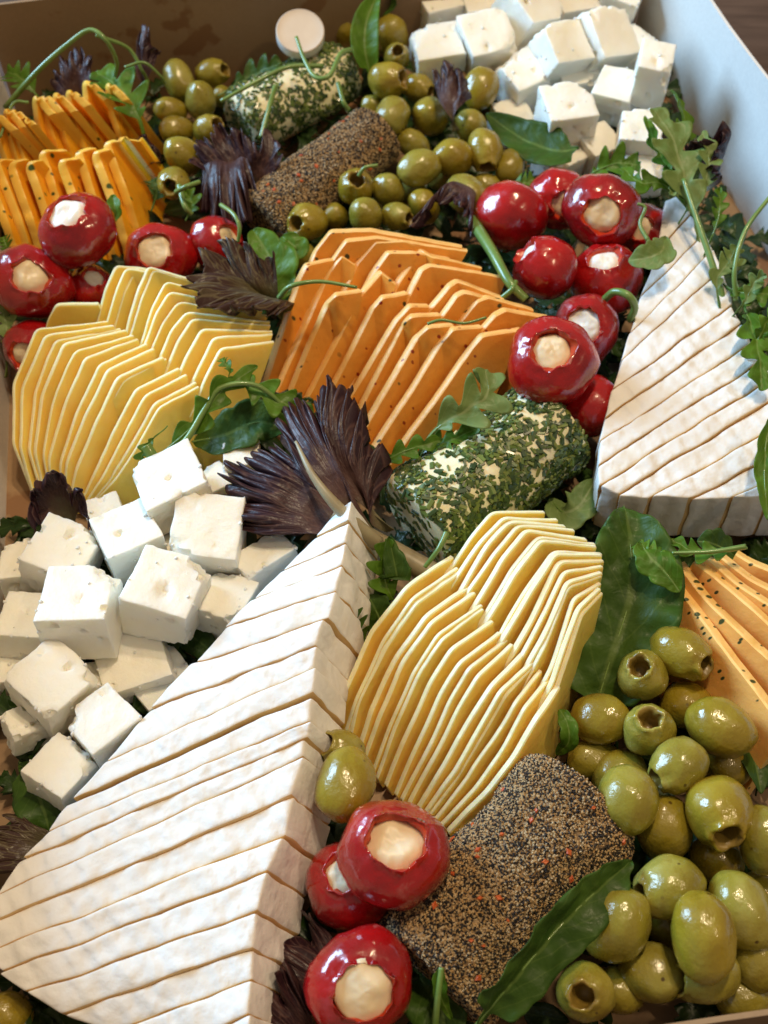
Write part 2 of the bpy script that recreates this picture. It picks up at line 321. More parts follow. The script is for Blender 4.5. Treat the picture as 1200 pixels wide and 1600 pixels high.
# ------------------------------------------------------------------ feta
_b = bmesh.new(); bmesh.ops.create_icosphere(_b, subdivisions=1, radius=1); CR = ([v.co.copy() for v in _b.verts], [tuple(v.index for v in f.verts) for f in _b.faces])
def feta(px, py, z, w, yaw, tx, ty, label, grp, dims=(1, 1, 1), chips=2, rag=1.0):
    tx = tx * .5 - 13 if px < 500 else tx * .75 - 2
    c = at(px, py, z); s = scale_at(c) * w * .5 * (.90 if px < 500 else .93); h = [s * dims[0], s * dims[1], s * dims[2]]
    vs, fs, sd = rbox(h, min(h) * .05, (12, 12, 12)); rs = random.uniform(0, 90)
    rnd = random.Random(int(px * 31 + py)); planes = []
    for _ in range(chips):
        n = Vector([rnd.choice((-1, 1)) * rnd.uniform(.4, 1) for _ in range(3)]).normalized()
        ext = sum(abs(n[k]) * h[k] for k in range(3)); planes.append((n, ext * rnd.uniform(.70, .88)))
    M = Matrix.Rotation(R(yaw), 3, 'Z') @ Matrix.Rotation(R(tx), 3, 'X') @ Matrix.Rotation(R(ty), 3, 'Y')
    # slight shear so that no two blocks are the same cube
    sh = [rnd.uniform(-.07, .07) for _ in range(3)]
    out = []
    for v in vs:
        v = v.copy(); v.x += v.z * sh[0] + v.y * sh[1]; v.y += v.z * sh[2]
        for n, d in planes:
            k = v.dot(n) - d + nz(v, 3.2, rs) * .22
            if k > 0: v -= n * k
        v += v.normalized() * (nz(v, 1.1, rs) * .06 + nz(v, 5.5, rs) * .03 * rag)
        pit = noise.noise(v * 1.7 + Vector((rs, 0, 0)))
        if pit > .50: v -= v.normalized() * (pit - .50) * 1.2 * rag
        out.append(M @ v + c)
    o = build('feta_cube', out, fs, [M_FETA], sharp=38); tag(o, label, 'cheese cube', grp)
    tops = [v for v in out if v.z > c.z + .1]; cv = []; cf = []
    for _ in range(rnd.randint(6, 16)):
        q = rnd.choice(tops); r0 = rnd.uniform(.03, .10); b, f = CR; k = len(cv); e = rnd.uniform(0, 9)
        cv += [q + x * (r0 * (1 + .5 * nz(x, 1.5, e))) for x in b]; cf += [tuple(y + k for y in t) for t in f]
    k_ = build('crumbs', cv, cf, [M_FETA], parent=o); k_['kind'] = 'stuff'; return o
GL = 'white cheese cubes piled at the left side'; GR = 'white cheese cubes piled in the far right corner'
for a in [
 (272, 762, 4.0, 108, 28, 16, -6, 'white cheese cube topmost of the left pile below the pale slices', GL, (1.05, 1, .8)),
 (327, 838, 3.6, 118, -5, 42, 4, 'white cheese cube tilted flat, just under the red lettuce frill', GL, (1, 1, .8)),
 (205, 850, 3.3, 100, 28, 12, 0, 'bright white cheese cube between the rounded lump and the tilted cube', GL),
 (98, 876, 3.0, 104, -18, 22, 12, 'rounded lump of white cheese above the front square cube', GL, (1, 1, .9), 3, 1.8),
 (48, 893, 1.8, 84, 8, 8, 0, 'crumbly cream cheese chunk squeezed against the left wall, high in the pile', GL, (1, 1, 1), 3, 1.8),
 (130, 957, 4.0, 118, 2, 8, 0, 'square white cheese cube with pitted top at the centre of the left pile', GL),
 (260, 935, 3.9, 118, -14, 18, 8, 'white cheese cube with a broken corner on top, right of the square one', GL, (1, 1, 1), 3, 1.6),
 (352, 950, 2.4, 88, -20, 16, 0, 'white cheese cube with crumbling corner beside the sliced brie edge', GL, (1, 1, 1), 3, 1.6),
 (415, 878, 2.8, 84, 36, 10, 0, 'flat white cheese block between red lettuce and the brie tip', GL, (1.2, .7, .7)),
 (44, 985, 2.2, 92, -4, 10, 0, 'pale cheese slab half hidden behind the square cube, against left wall', GL, (.9, 1, 1)),
 (85, 1075, 3.2, 112, -40, 18, 4, 'white cheese cube with a split side below the square cube', GL, (1.05, 1, .9), 3, 1.7),
 (212, 1038, 2.0, 108, 18, 30, -6, 'cracked flat cheese piece low under the broken cornered cube', GL, (1.1, 1, .6), 2, 1.3),
 (255, 1068, 1.2, 100, 40, 14, 0, 'low cream cheese block touching the sliced brie side', GL, (1, 1, .7)),
 (48, 1135, 2.2, 74, 30, 20, 14, 'small ragged crumbling cheese lump at the left wall', GL, (1.1, .8, .8), 4, 3.0),
 (168, 1140, 3.0, 100, 42, 14, 0, 'smooth white cheese cube leaning against the brie edge', GL),
 (98, 1212, 2.6, 92, -32, 8, 0, 'lowest white cheese cube, lying on the dark leaf', GL),
 (168, 812, 1.8, 62, 20, 20, 0, 'small cheese piece at the back behind the bright white cube', GL),
 (238, 806, 2.4, 50, 40, 10, 10, 'small cheese fragment wedged under the topmost cube', GL),
 (380, 722, 2.2, 62, 6, 20, 0, 'white cheese cube peeping through the red lettuce leaf', GL),
 (335, 765, 1.9, 60, 30, 12, 0, 'cream cheese cube just behind the topmost cube', GL),
 (130, 1095, 1.2, 96, 10, 10, 0, 'buried cheese cube under the split sided cube', GL),
 (40, 1050, 1.0, 80, 10, 10, 0, 'buried cheese cube low at the left wall', GL),
 (270, 870, 1.6, 100, 10, 10, 0, 'buried cheese cube at the bottom of the left pile', GL),
 (683, 22, 3.0, 66, 22, 10, 0, 'white cheese cube nearest the spinach stalk at the far wall', GR),
 (752, 18, 3.0, 68, 12, 14, 0, 'cream cheese cube at the top edge behind the pitted one', GR),
 (683, 84, 3.4, 74, 14, 18, 0, 'white cheese block left end of the row above the purple leaf', GR, (1.1, 1, .8)),
 (760, 72, 3.6, 82, 18, 28, -4, 'large pitted white cheese cube beside the lone olive', GR),
 (826, 22, 4.2, 84, 34, 30, 16, 'smeared broken cheese cube on top of the corner pile', GR, (1.1, 1, .8), 4, 2.0),
 (873, 84, 4.2, 74, 22, 36, 10, 'white cheese cube left of two tilted neighbours in the corner pile', GR),
 (941, 64, 4.4, 80, 20, 42, 12, 'white cheese cube with bubbled face right of its twin in the corner', GR, (.95, 1.1, .9)),
 (815, 132, 2.8, 74, 34, 18, 0, 'warm cream cheese cube with a white smear beside the lone olive', GR),
 (884, 182, 4.0, 84, 12, 14, 0, 'rounded white cheese cube above the stuffed peppers', GR, (1, .95, .85), 3, 1.2),
 (930, 236, 2.4, 60, 30, 14, 0, 'small white cheese cube directly under the rounded one', GR),
 (962, 152, 3.2, 66, -22, 18, 0, 'smooth cheese cube squeezed between rounded and leaning cubes', GR),
 (1018, 118, 4.8, 66, -14, 12, 4, 'tall cheese block leaning at the white right wall', GR, (.85, 1, 1.25)),
 (996, 216, 3.6, 68, -8, 16, 0, 'square cheese cube behind the rocket leaves near right wall', GR),
 (872, 258, 2.0, 64, 34, 14, 0, 'cream cheese cube just behind the highest stuffed pepper', GR),
 (798, 192, 1.8, 56, 24, 14, 0, 'low cheese cube half covered by the dark spinach leaf', GR),
 (1004, 275, 2.4, 56, 18, 14, 0, 'small cheese cube nearest the right brie tip', GR),
 (892, 18, 2.8, 66, 14, 14, 0, 'cheese cube at the top edge between smeared and bubbled cubes', GR),
 (970, 0, 3.6, 64, -24, 24, 8, 'cheese cube cut by the top edge of the picture', GR),
 (900, 130, 2.4, 66, 8, 16, 0, 'shaded cheese cube under the two tilted cubes', GR),
 (838, 88, 1.6, 76, 8, 16, 0, 'buried cheese cube in the middle of the corner pile', GR),
 (980, 90, 1.6, 76, 8, 16, 0, 'buried cheese cube low by the right wall', GR),
 (720, 50, 1.4, 70, 8, 6, 0, 'buried cheese cube low in the far row', GR),
]: feta(*a)

# ------------------------------------------------------------------ cheese slices standing on edge
def lerp_keys(keys, t):
    for (t0, a), (t1, b) in zip(keys, keys[1:]):
        if t <= t1 + 1e-9:
            k = (t - t0) / (t1 - t0)
            return [tuple(x + (y - x) * k for x, y in zip(p, q)) for p, q in zip(a, b)]
    return keys[-1][1]
def smooth_line(pts, n, rnd=.12):
    """resample polyline with rounded corners"""
    P = []
    for i, p in enumerate(pts):
        if 0 < i < len(pts) - 1:
            a, b = pts[i - 1], pts[i + 1]
            for t in (0, .25, .5, .75, 1):
                r0 = min(rnd / max((p - a).length, 1e-6), .48); r1 = min(rnd / max((b - p).length, 1e-6), .48)
                A = p.lerp(a, r0); B = p.lerp(b, r1); P.append(A.lerp(p, t).lerp(p.lerp(B, t), t))
        else: P.append(p)
    L = [0]
    for a, b in zip(P, P[1:]): L.append(L[-1] + (b - a).length)
    out = []; j = 0
    for i in range(n + 1):
        s = L[-1] * i / n
        while j < len(P) - 2 and L[j + 1] < s: j += 1
        out.append(P[j].lerp(P[j + 1], min(1, (s - L[j]) / max(L[j + 1] - L[j], 1e-9))))
    return out, L[-1]
def slice_plate(pts, lean, thick, mats, label, cat, grp, n=70, teeth=0.0, rnd=.25, rough=.02, wav=.06, z0=.25, pull=0.0, name='cheese_slice'):
    P3 = [at(*p) for p in pts]; line, L = smooth_line(P3, n, rnd); seed = random.uniform(0, 50)
    rows = [(0.0, .62), (min(thick * .2, .06), .94), (thick * .5, 1.0), (.25, 1.0), (.5, 1.0), (.75, 1.0), (1.0, 1.0)]
    G = []; T0 = line[0] + Vector((0, 0, z0 - line[0].z))
    for i, p in enumerate(line):
        s = i / n; tt = 0
        if teeth: tt = teeth * (1 if i % 2 else -1) * (1 if s < .62 else .25)
        p = p + Vector((0, 0, nz(p, 1.6, seed) * rough * 2 + tt)); h = max(p.z - z0, .15)
        q = p + Vector((lean[0] * h, lean[1] * h, -h)); q = q.lerp(T0 + Vector((0, 0, q.z - T0.z)), pull * s * s); D = (q - p); DL = D.length; col = []
        for k, (r, w) in enumerate(rows):
            f = r / DL if k < 3 else r
            if k >= 3: f = max(f, (thick * .6) / DL)
            g = p + D * min(f, 1); b = nz(g, .35, seed) * wav * 2; col.append(g + Vector((lean[0], lean[1], 0)).normalized() * b)
        G.append(col)
    m = len(rows); vs = []; fs = []; mi = []; nn = n + 1
    Nrm = [[None] * m for _ in range(nn)]
    for i in range(nn):
        for k in range(m):
            a = G[min(i + 1, n)][k] - G[max(i - 1, 0)][k]; b = G[i][min(k + 1, m - 1)] - G[i][max(k - 1, 0)]
            x = a.cross(b); Nrm[i][k] = x.normalized() if x.length > 1e-9 else Vector((0, 0, 1))
    base = Nrm[n // 2][3]
    for s in (1, -1):
        for i in range(nn):
            for k in range(m):
                nv = Nrm[i][k]; nv = nv if nv.dot(base) > 0 else -nv; nv = (nv * .5 + base * .5).normalized()
                vs.append(G[i][k] + nv * (s * thick * .5 * rows[k][1]))
    I = lambda s, i, k: s * nn * m + i * m + k
    for i in range(n):
        for k in range(m - 1):
            e = 1 if k < 1 else 0
            fs.append((I(0, i, k), I(0, i + 1, k), I(0, i + 1, k + 1), I(0, i, k + 1))); mi.append(e)
            fs.append((I(1, i, k), I(1, i, k + 1), I(1, i + 1, k + 1), I(1, i + 1, k))); mi.append(e)
        fs.append((I(0, i, 0), I(1, i, 0), I(1, i + 1, 0), I(0, i + 1, 0))); mi.append(1)
        fs.append((I(0, i, m - 1), I(0, i + 1, m - 1), I(1, i + 1, m - 1), I(1, i, m - 1))); mi.append(0)
    for k in range(m - 1):
        fs.append((I(0, 0, k), I(0, 0, k + 1), I(1, 0, k + 1), I(1, 0, k))); mi.append(1)
        fs.append((I(0, n, k), I(1, n, k), I(1, n, k + 1), I(0, n, k + 1))); mi.append(1)
    o = build(name, vs, fs, mats, mi=mi, sharp=35); tag(o, label, cat, grp); return o

def fan(keys, cnt, lean, thick, mats, lab, grp, jit=2.0, zj=.08, t0=0, **k):
    for i in range(cnt):
        t = min(1, max(0, (i + (random.uniform(-.32, .32) if 0 < i < cnt - 1 else 0)) / (cnt - 1))); pts = lerp_keys(keys, t); dx, dy = random.uniform(-jit, jit), random.uniform(-jit, jit); dz = random.uniform(-zj, zj)
        pts = [(p[0] + dx, p[1] + dy, p[2] + dz * (j > 0)) for j, p in enumerate(pts)]
        ln = lean if not isinstance(lean[0], tuple) else tuple(a + (b - a) * t for a, b in zip(*lean))
        slice_plate(pts, ln, thick * random.uniform(.78, 1.2), mats, lab.format(ORD[i + 1]), 'cheese slice', grp, **k)

# pale fan in the centre: front row then back row
fan([(0, [(518, 1150, .8), (535, 1080, 2.2), (580, 985, 3.6), (632, 915, 4.6), (705, 868, 4.3)]),
     (.5, [(615, 1240, .9), (648, 1160, 2.4), (682, 1085, 3.7), (715, 1032, 4.6), (775, 985, 4.2)]),
     (1, [(700, 1300, .9), (762, 1240, 2.2), (805, 1180, 3.3), (838, 1120, 4.2), (872, 1072, 3.9)])],
    17, ((.36, -.26), (.30, -.2)), .235, [M_PALE, M_PALE_E], 'pale yellow slice, {} from the upper left in front row of the middle fan', 'pale yellow slices in the middle fan', pull=.2, teeth=.010, n=130, jit=1.5)
fan([(0, [(628, 1010, 1.0), (690, 905, 4.0), (735, 838, 5.0), (768, 800, 5.4), (850, 800, 4.9)]),
     (.3, [(680, 1060, 1.0), (740, 965, 4.0), (790, 880, 5.0), (832, 832, 5.4), (925, 846, 4.9)]),
     (.55, [(730, 1120, 1.0), (785, 1015, 4.0), (832, 930, 5.0), (870, 868, 5.3), (940, 868, 4.8)]),
     (1, [(712, 1310, .8), (822, 1170, 2.6), (866, 1085, 3.9), (906, 958, 5.0), (936, 925, 4.7)])],
    16, ((.34, -.24), (.24, -.14)), .235, [M_PALE, M_PALE_E], 'pale yellow slice, {} from the top in back row of the middle fan', 'pale yellow slices in the middle fan', pull=.25, n=80, jit=1.5)
# pale fan on the left
fan([(0, [(48, 768, .8), (20, 695, 2.3), (22, 600, 3.6), (55, 515, 4.8), (168, 503, 4.4)]),
     (.45, [(92, 782, .8), (90, 720, 2.2), (115, 640, 3.4), (150, 566, 4.6), (225, 533, 4.2)]),
     (1, [(140, 795, .8), (180, 752, 2.0), (216, 695, 3.2), (250, 636, 4.2), (312, 605, 3.9)])],
    14, ((.45, -.1), (.45, -.3)), .23, [M_PALE, M_PALE_E], 'pale yellow slice, {} from the left in front row of the left fan', 'pale yellow slices in the left fan', pull=.25, teeth=.009, n=120)
fan([(0, [(120, 600, 1.0), (152, 500, 3.9), (166, 452, 5.0), (182, 417, 5.6), (230, 422, 5.2)]),
     (.3, [(160, 640, 1.0), (205, 520, 3.9), (222, 462, 5.0), (240, 418, 5.6), (385, 462, 5.0)]),
     (.6, [(200, 700, 1.0), (235, 560, 3.9), (258, 505, 4.8), (282, 476, 5.3), (422, 496, 4.8)]),
     (1, [(222, 745, .9), (300, 640, 3.2), (322, 590, 4.2), (345, 542, 5.0), (426, 530, 4.6)])],
    13, ((.45, -.2), (.5, -.3)), .23, [M_PALE, M_PALE_E], 'pale yellow slice, {} from the left in back row of the left fan', 'pale yellow slices in the left fan', pull=.5, n=70, jit=2.5)
slice_plate([(66, 545, 2.5), (74, 500, 3.8), (88, 474, 4.6), (152, 473, 4.5)], (.3, -.2), .25, [M_PALE, M_PALE_E],
            'odd pale yellow slice sticking up behind the left fan beside a pepper', 'cheese slice', 'pale yellow slices in the left fan', n=40)

# orange fan in the middle
GO = 'orange slices in the middle fan'
def orange(i, pts, row, lab):
    slice_plate(pts, (.36, -.34), .50, [M_ORANGE, M_ORANGE_E], lab, 'cheese slice', GO, n=90, rnd=.10, rough=.018, wav=.03, pull=.45)
ob = [((420, 560), (492, 390), (516, 360), (580, 358), (722, 384)), ((440, 570), (518, 406), (540, 374), (588, 368), (730, 390)),
      ((470, 590), (556, 410), (584, 376), (628, 374), (668, 388)), ((500, 600), (580, 426), (604, 392), (644, 392), (700, 402)),
      ((540, 610), (620, 438), (656, 388), (676, 400), (750, 416)), ((570, 620), (636, 462), (656, 420), (670, 412), (790, 432)),
      ((600, 620), (668, 482), (700, 444), (712, 436), (786, 464)), ((620, 630), (684, 498), (712, 460), (724, 454), (800, 474)),
      ((650, 640), (720, 498), (744, 468), (762, 462), (832, 482)), ((680, 650), (740, 526), (772, 490), (788, 482), (856, 494))]
for i, p in enumerate(ob):
    zz = (1.5, 4.6, 5.4, 5.5, 5.1); orange(i, [(q[0], q[1], z - .05 * i) for q, z in zip(p, zz)], 1, 'orange slice, %s from the left in back row of the middle fan' % ORD[i + 1])
of = [((408, 612), (464, 436), (478, 412), (518, 404)), ((424, 622), (512, 424), (532, 398), (554, 412)), ((444, 628), (510, 472), (524, 458), (562, 452)),
      ((472, 632), (560, 462), (594, 422), (618, 442)), ((500, 636), (580, 480), (596, 462), (634, 456)), ((524, 650), (618, 500), (640, 476), (668, 476)),
      ((546, 664), (628, 504), (642, 492), (686, 490)), ((546, 704), (650, 524), (668, 508), (706, 506)), ((572, 716), (688, 532), (706, 512), (750, 508)), ((606, 722), (734, 544), (752, 522), (812, 512))]
for i, p in enumerate(of):
    zz = (.9, 4.3, 4.8, 4.6); orange(i, [(q[0], q[1], z) for q, z in zip(p, zz)], 0, 'orange slice, %s from the left in front row of the middle fan' % ORD[i + 1])

# golden slices in the far left corner
GG = 'golden herb slices in the far left corner'
gu = [(-14, 176, 30), (4, 172, 24), (15, 171, 30), (50, 151, 26), (63, 150, 24), (82, 147, 26), (102, 140, 30), (128, 128, 32), (164, 130, 28)]
for i, (x, y, w) in enumerate(gu):
    pts = [(x + 28, y + 100, 2.6), (x + 8, y + 40, 4.3), (x + 2, y + 3, 5.4), (x + 7, y, 5.5), (x + w + 6, y + 26, 5.0)]
    slice_plate(pts, (.40, .04), .50, [M_GOLD, M_GOLD_E], 'golden herb slice, %s from the left in back row by the brown wall' % ORD[i + 1], 'cheese slice', GG, n=50, rnd=.2, rough=.06)
gl = [(-26, 256, 16), (-8, 250, 26), (14, 252, 24), (42, 254, 20), (60, 236, 40), (92, 250, 26), (118, 234, 26), (144, 236, 22), (164, 220, 52)]
for i, (x, y, w) in enumerate(gl):
    pts = [(x + 62, y + 185, .8), (x + 34, y + 95, 3.3), (x + 2, y + 5, 5.0), (x + 8, y - 1, 5.1), (x + w, y - 3, 5.0)]
    slice_plate(pts, (.40, .02), .50, [M_GOLD, M_GOLD_E], 'golden herb slice, %s from the left in front row near the peppers' % ORD[i + 1], 'cheese slice', GG, n=60, rnd=.2, rough=.06)
# light orange slices at the right edge
GW = 'light orange herb slices at the right edge'
lo = [((1044, 886, 3.6), (1094, 955, 3.9), (1150, 1030, 4.1), (1235, 1140, 4.2)), ((1064, 880, 3.9), (1112, 938, 4.1), (1160, 985, 4.3), (1250, 1070, 4.3)),
      ((1088, 876, 4.0), (1130, 908, 4.2), (1180, 950, 4.3), (1260, 1015, 4.3)), ((1108, 868, 4.0), (1150, 904, 4.2), (1200, 940, 4.3), (1270, 980, 4.3)),
      ((1132, 868, 4.0), (1172, 898, 4.1), (1210, 920, 4.2), (1270, 950, 4.2)), ((1152, 862, 3.9), (1180, 878, 4.0), (1215, 892, 4.0), (1270, 915, 4.0))]
for i, p in enumerate(lo):
    slice_plate(p, (-.30, -.42), .52, [M_GOLDR, M_GOLDR_E], 'light orange herb slice, %s from the olives at right edge' % ORD[i + 1], 'cheese slice', GW, n=40, rnd=.3, rough=.02)

# ------------------------------------------------------------------ brie wedges
def brie(cuts, zl, zr, down, label, gaps=(), wob=.10, jut=.10, gap=.016):
    L = [at(a[0], a[1], zl(i)) for i, (a, b) in enumerate(cuts)]; Rr = [at(b[0], b[1], zr(i)) for i, (a, b) in enumerate(cuts)]
    allp = L + Rr; org = sum(allp, Vector()) / len(allp); org.z = 0.3
    root = empty('brie_wedge', org); tag(root, label, 'cheese')
    rnd = random.Random(11)
    for i in range(len(cuts) - 1):
        A, D = L[i], L[i + 1]; B, C = Rr[i], Rr[i + 1]
        along = (B - A).normalized(); j0 = rnd.uniform(-jut, jut); j1 = rnd.uniform(-jut, jut); dz = rnd.uniform(-.06, .06)
        wid = ((A + B) * .5 - (D + C) * .5).length; ln = max((B - A).length, (C - D).length, .6)
        g0 = gap + (.10 if i in gaps else 0); g1 = gap + (.10 if i + 1 in gaps else 0)
        nL = max(4, int(ln / .3)); h = [ln / 2, max(wid, .4) / 2, down.length / 2]; r = min(.11, h[1] * .4)
        vs, fs, sd = rbox(h, r, (nL * 2, 7, 8)); seed = rnd.uniform(0, 40); out = []
        for v in vs:
            u = v.x / h[0] * .5 + .5; w = v.y / h[1] * .5 + .5; t = .5 - v.z / h[2] * .5
            gw0 = g0 / max(wid, .3); ww = gw0 + (1 - w) * (1 - gw0 - g1 / max(wid, .3))
            p = A.lerp(B, u).lerp(D.lerp(C, u), ww) + down * t
            p += along * (j0 * (1 - u) + j1 * u) + Vector((0, 0, dz))
            q = Vector((p.x, p.y, 0))
            p += Vector((nz(q, .55, 2), nz(q, .55, 9), 0)) * wob
            p += Vector((0, 0, 1)) * ((nz(p, 1.1, seed) * .09 + nz(p, 2.7, 4) * .045 + nz(p, 6.5, 7) * .015) * (1 if t < .3 else .3))
            if t > .15: p += along * (1 if u > .5 else -1) * nz(p, 1.2, seed) * .12 * (abs(u - .5) * 2) ** 4
            out.append(p)
        # keep winding consistent
        mi = [1 if s in (2, 3) else 0 for s in sd]
        o = build('brie_slice', out, fs, [M_RIND, M_PASTE], parent=root, mi=mi, sharp=50)
    return root
cl = [((540, 790), (550, 783)), ((490, 838), (545, 815)), ((440, 890), (540, 848)), ((394, 936), (533, 884)), ((350, 980), (522, 925)), ((300, 1036), (510, 968)), ((236, 1106), (497, 1008)), ((165, 1188), (490, 1042)),
      ((106, 1256), (487, 1082)), ((72, 1300), (484, 1126)), ((30, 1345), (478, 1152)), ((-8, 1400), (475, 1182)), ((-40, 1452), (458, 1244)), ((-32, 1492), (444, 1304)), ((0, 1520), (418, 1362)),
      ((42, 1550), (404, 1425)), ((100, 1582), (396, 1483)), ((175, 1612), (396, 1530)), ((230, 1650), (390, 1585)), ((280, 1690), (380, 1650))]
brie(cl, lambda i: 4.6 - i * .07, lambda i: 5.6 - i * .05, Vector((1.15, -.1, -3.0)), 'large sliced triangular white rind brie wedge, front left in the box', gaps=(8,), jut=.09, gap=.010)
cr = [((1040, 312), (1064, 305)), ((1026, 392), (1078, 335)), ((1003, 462), (1100, 362)), ((984, 520), (1115, 390)), ((970, 562), (1129, 420)), ((957, 610), (1143, 476)), ((945, 652), (1161, 503)), ((938, 688), (1176, 534)),
      ((934, 726), (1192, 562)), ((936, 760), (1208, 588)), ((966, 773), (1226, 612)), ((1016, 778), (1250, 645)), ((1078, 778), (1275, 680)), ((1141, 777), (1298, 712)), ((1203, 776), (1318, 742)), ((1262, 778), (1330, 772))]
brie(cr, lambda i: 4.6 - i * .02, lambda i: 4.9 - i * .02, Vector((.1, -.1, -2.9)), 'sliced triangular white brie wedge by the right wall with darker cut lines', gaps=(), jut=.06, gap=.026)

# ------------------------------------------------------------------ olives
def lathe(profile, n, cap0=True):
    vs = []; fs = []; mi = []
    for (r, z, m) in profile:
        for k in range(n): a = 2 * math.pi * k / n; vs.append(Vector((r * math.cos(a), r * math.sin(a), z)))
    for i in range(len(profile) - 1):
        for k in range(n):
            fs.append((i * n + k, i * n + (k + 1) % n, (i + 1) * n + (k + 1) % n, (i + 1) * n + k)); mi.append(profile[i + 1][2])
    a = len(vs); vs.append(Vector((0, 0, profile[0][1]))); b = len(vs); vs.append(Vector((0, 0, profile[-1][1]))); e = (len(profile) - 1) * n
    for k in range(n):
        fs.append((a, (k + 1) % n, k)); mi.append(profile[0][2]); fs.append((b, e + k, e + (k + 1) % n)); mi.append(profile[-1][2])
    return vs, fs, mi
def olive_mesh(hole, seed):
    pr = []
    for i in range(1, 15):
        a = -math.pi / 2 + i * (math.pi / 2 + (.95 if hole else 1.42)) / 14.0
        r = math.cos(a) ** .92 if math.cos(a) > 0 else 0; pr.append((r, math.sin(a) * 1.22, 0))
    if hole:
        r0, z0 = pr[-1][0], pr[-1][1]; k = .42
        pr += [(r0 * .8 + k * .2, z0 + .09, 0), (k + .05, z0 + .12, 0), (k - .01, z0 + .06, 1), (k - .03, z0 - .15, 1), (k - .05, z0 - .5, 1), (k - .15, z0 - .9, 1)]
    vs, fs, mi = lathe(pr, 28)
    vs = [v * (1 + nz(v, .8, seed) * .13 + nz(v, 2.2, seed) * .05) + Vector((0, 0, 0)) for v in vs]
    if hole: vs = [v + Vector((nz(v, 4, seed), nz(v, 4, seed + 5), nz(v, 3, seed)) ) * (.13 if v.z > .8 else 0) for v in vs]
    return mesh('olive', vs, fs, [M_OLIVE, M_OLIVE_IN], mi=mi)
OM = {True: [olive_mesh(True, s) for s in (1.3, 7.7, 15.2, 22.9, 31.1)], False: [olive_mesh(False, s) for s in (3.3, 12.1, 40.4, 51.0)]}
balls = []
def place_axis(p, dx, dy, back=False):
    r, d, t = frame_at(p); k = math.sqrt(max(0, 1 - dx * dx - dy * dy)); v = r * dx + d * dy + t * (-k if back else k); return v.normalized()
oi_ = [0]
def olive(px, py, z, ln, wd, dx, dy, hole, label, grp):
    m = math.hypot(dx, dy)
    if m > 1: dx, dy = dx / m * .99, dy / m * .99
    p = at(px, py, z); s = scale_at(p); ax = place_axis(p, dx, dy, not hole)
    q = Vector((0, 0, 1)).rotation_difference(ax) @ Matrix.Rotation(random.uniform(0, 6.3), 3, 'Z').to_quaternion()
    oi_[0] += 1; me = OM[bool(hole)][oi_[0] % len(OM[bool(hole)])]
    o = bpy.data.objects.new('olive', me); COL.objects.link(o); o.location = p * S; o.rotation_euler = q.to_euler()
    w = wd * s * .485; l = max(ln, wd) * s * .5 / 1.12
    o.scale = (w, w, max(w * .9, l * (.95 if hole else 1.0) * .95)); tag(o, label, 'olive', grp)
G1 = 'green olives in the front right pile'; G2 = 'green olives in the far middle pile'; G3 = 'green olives in the far left group'
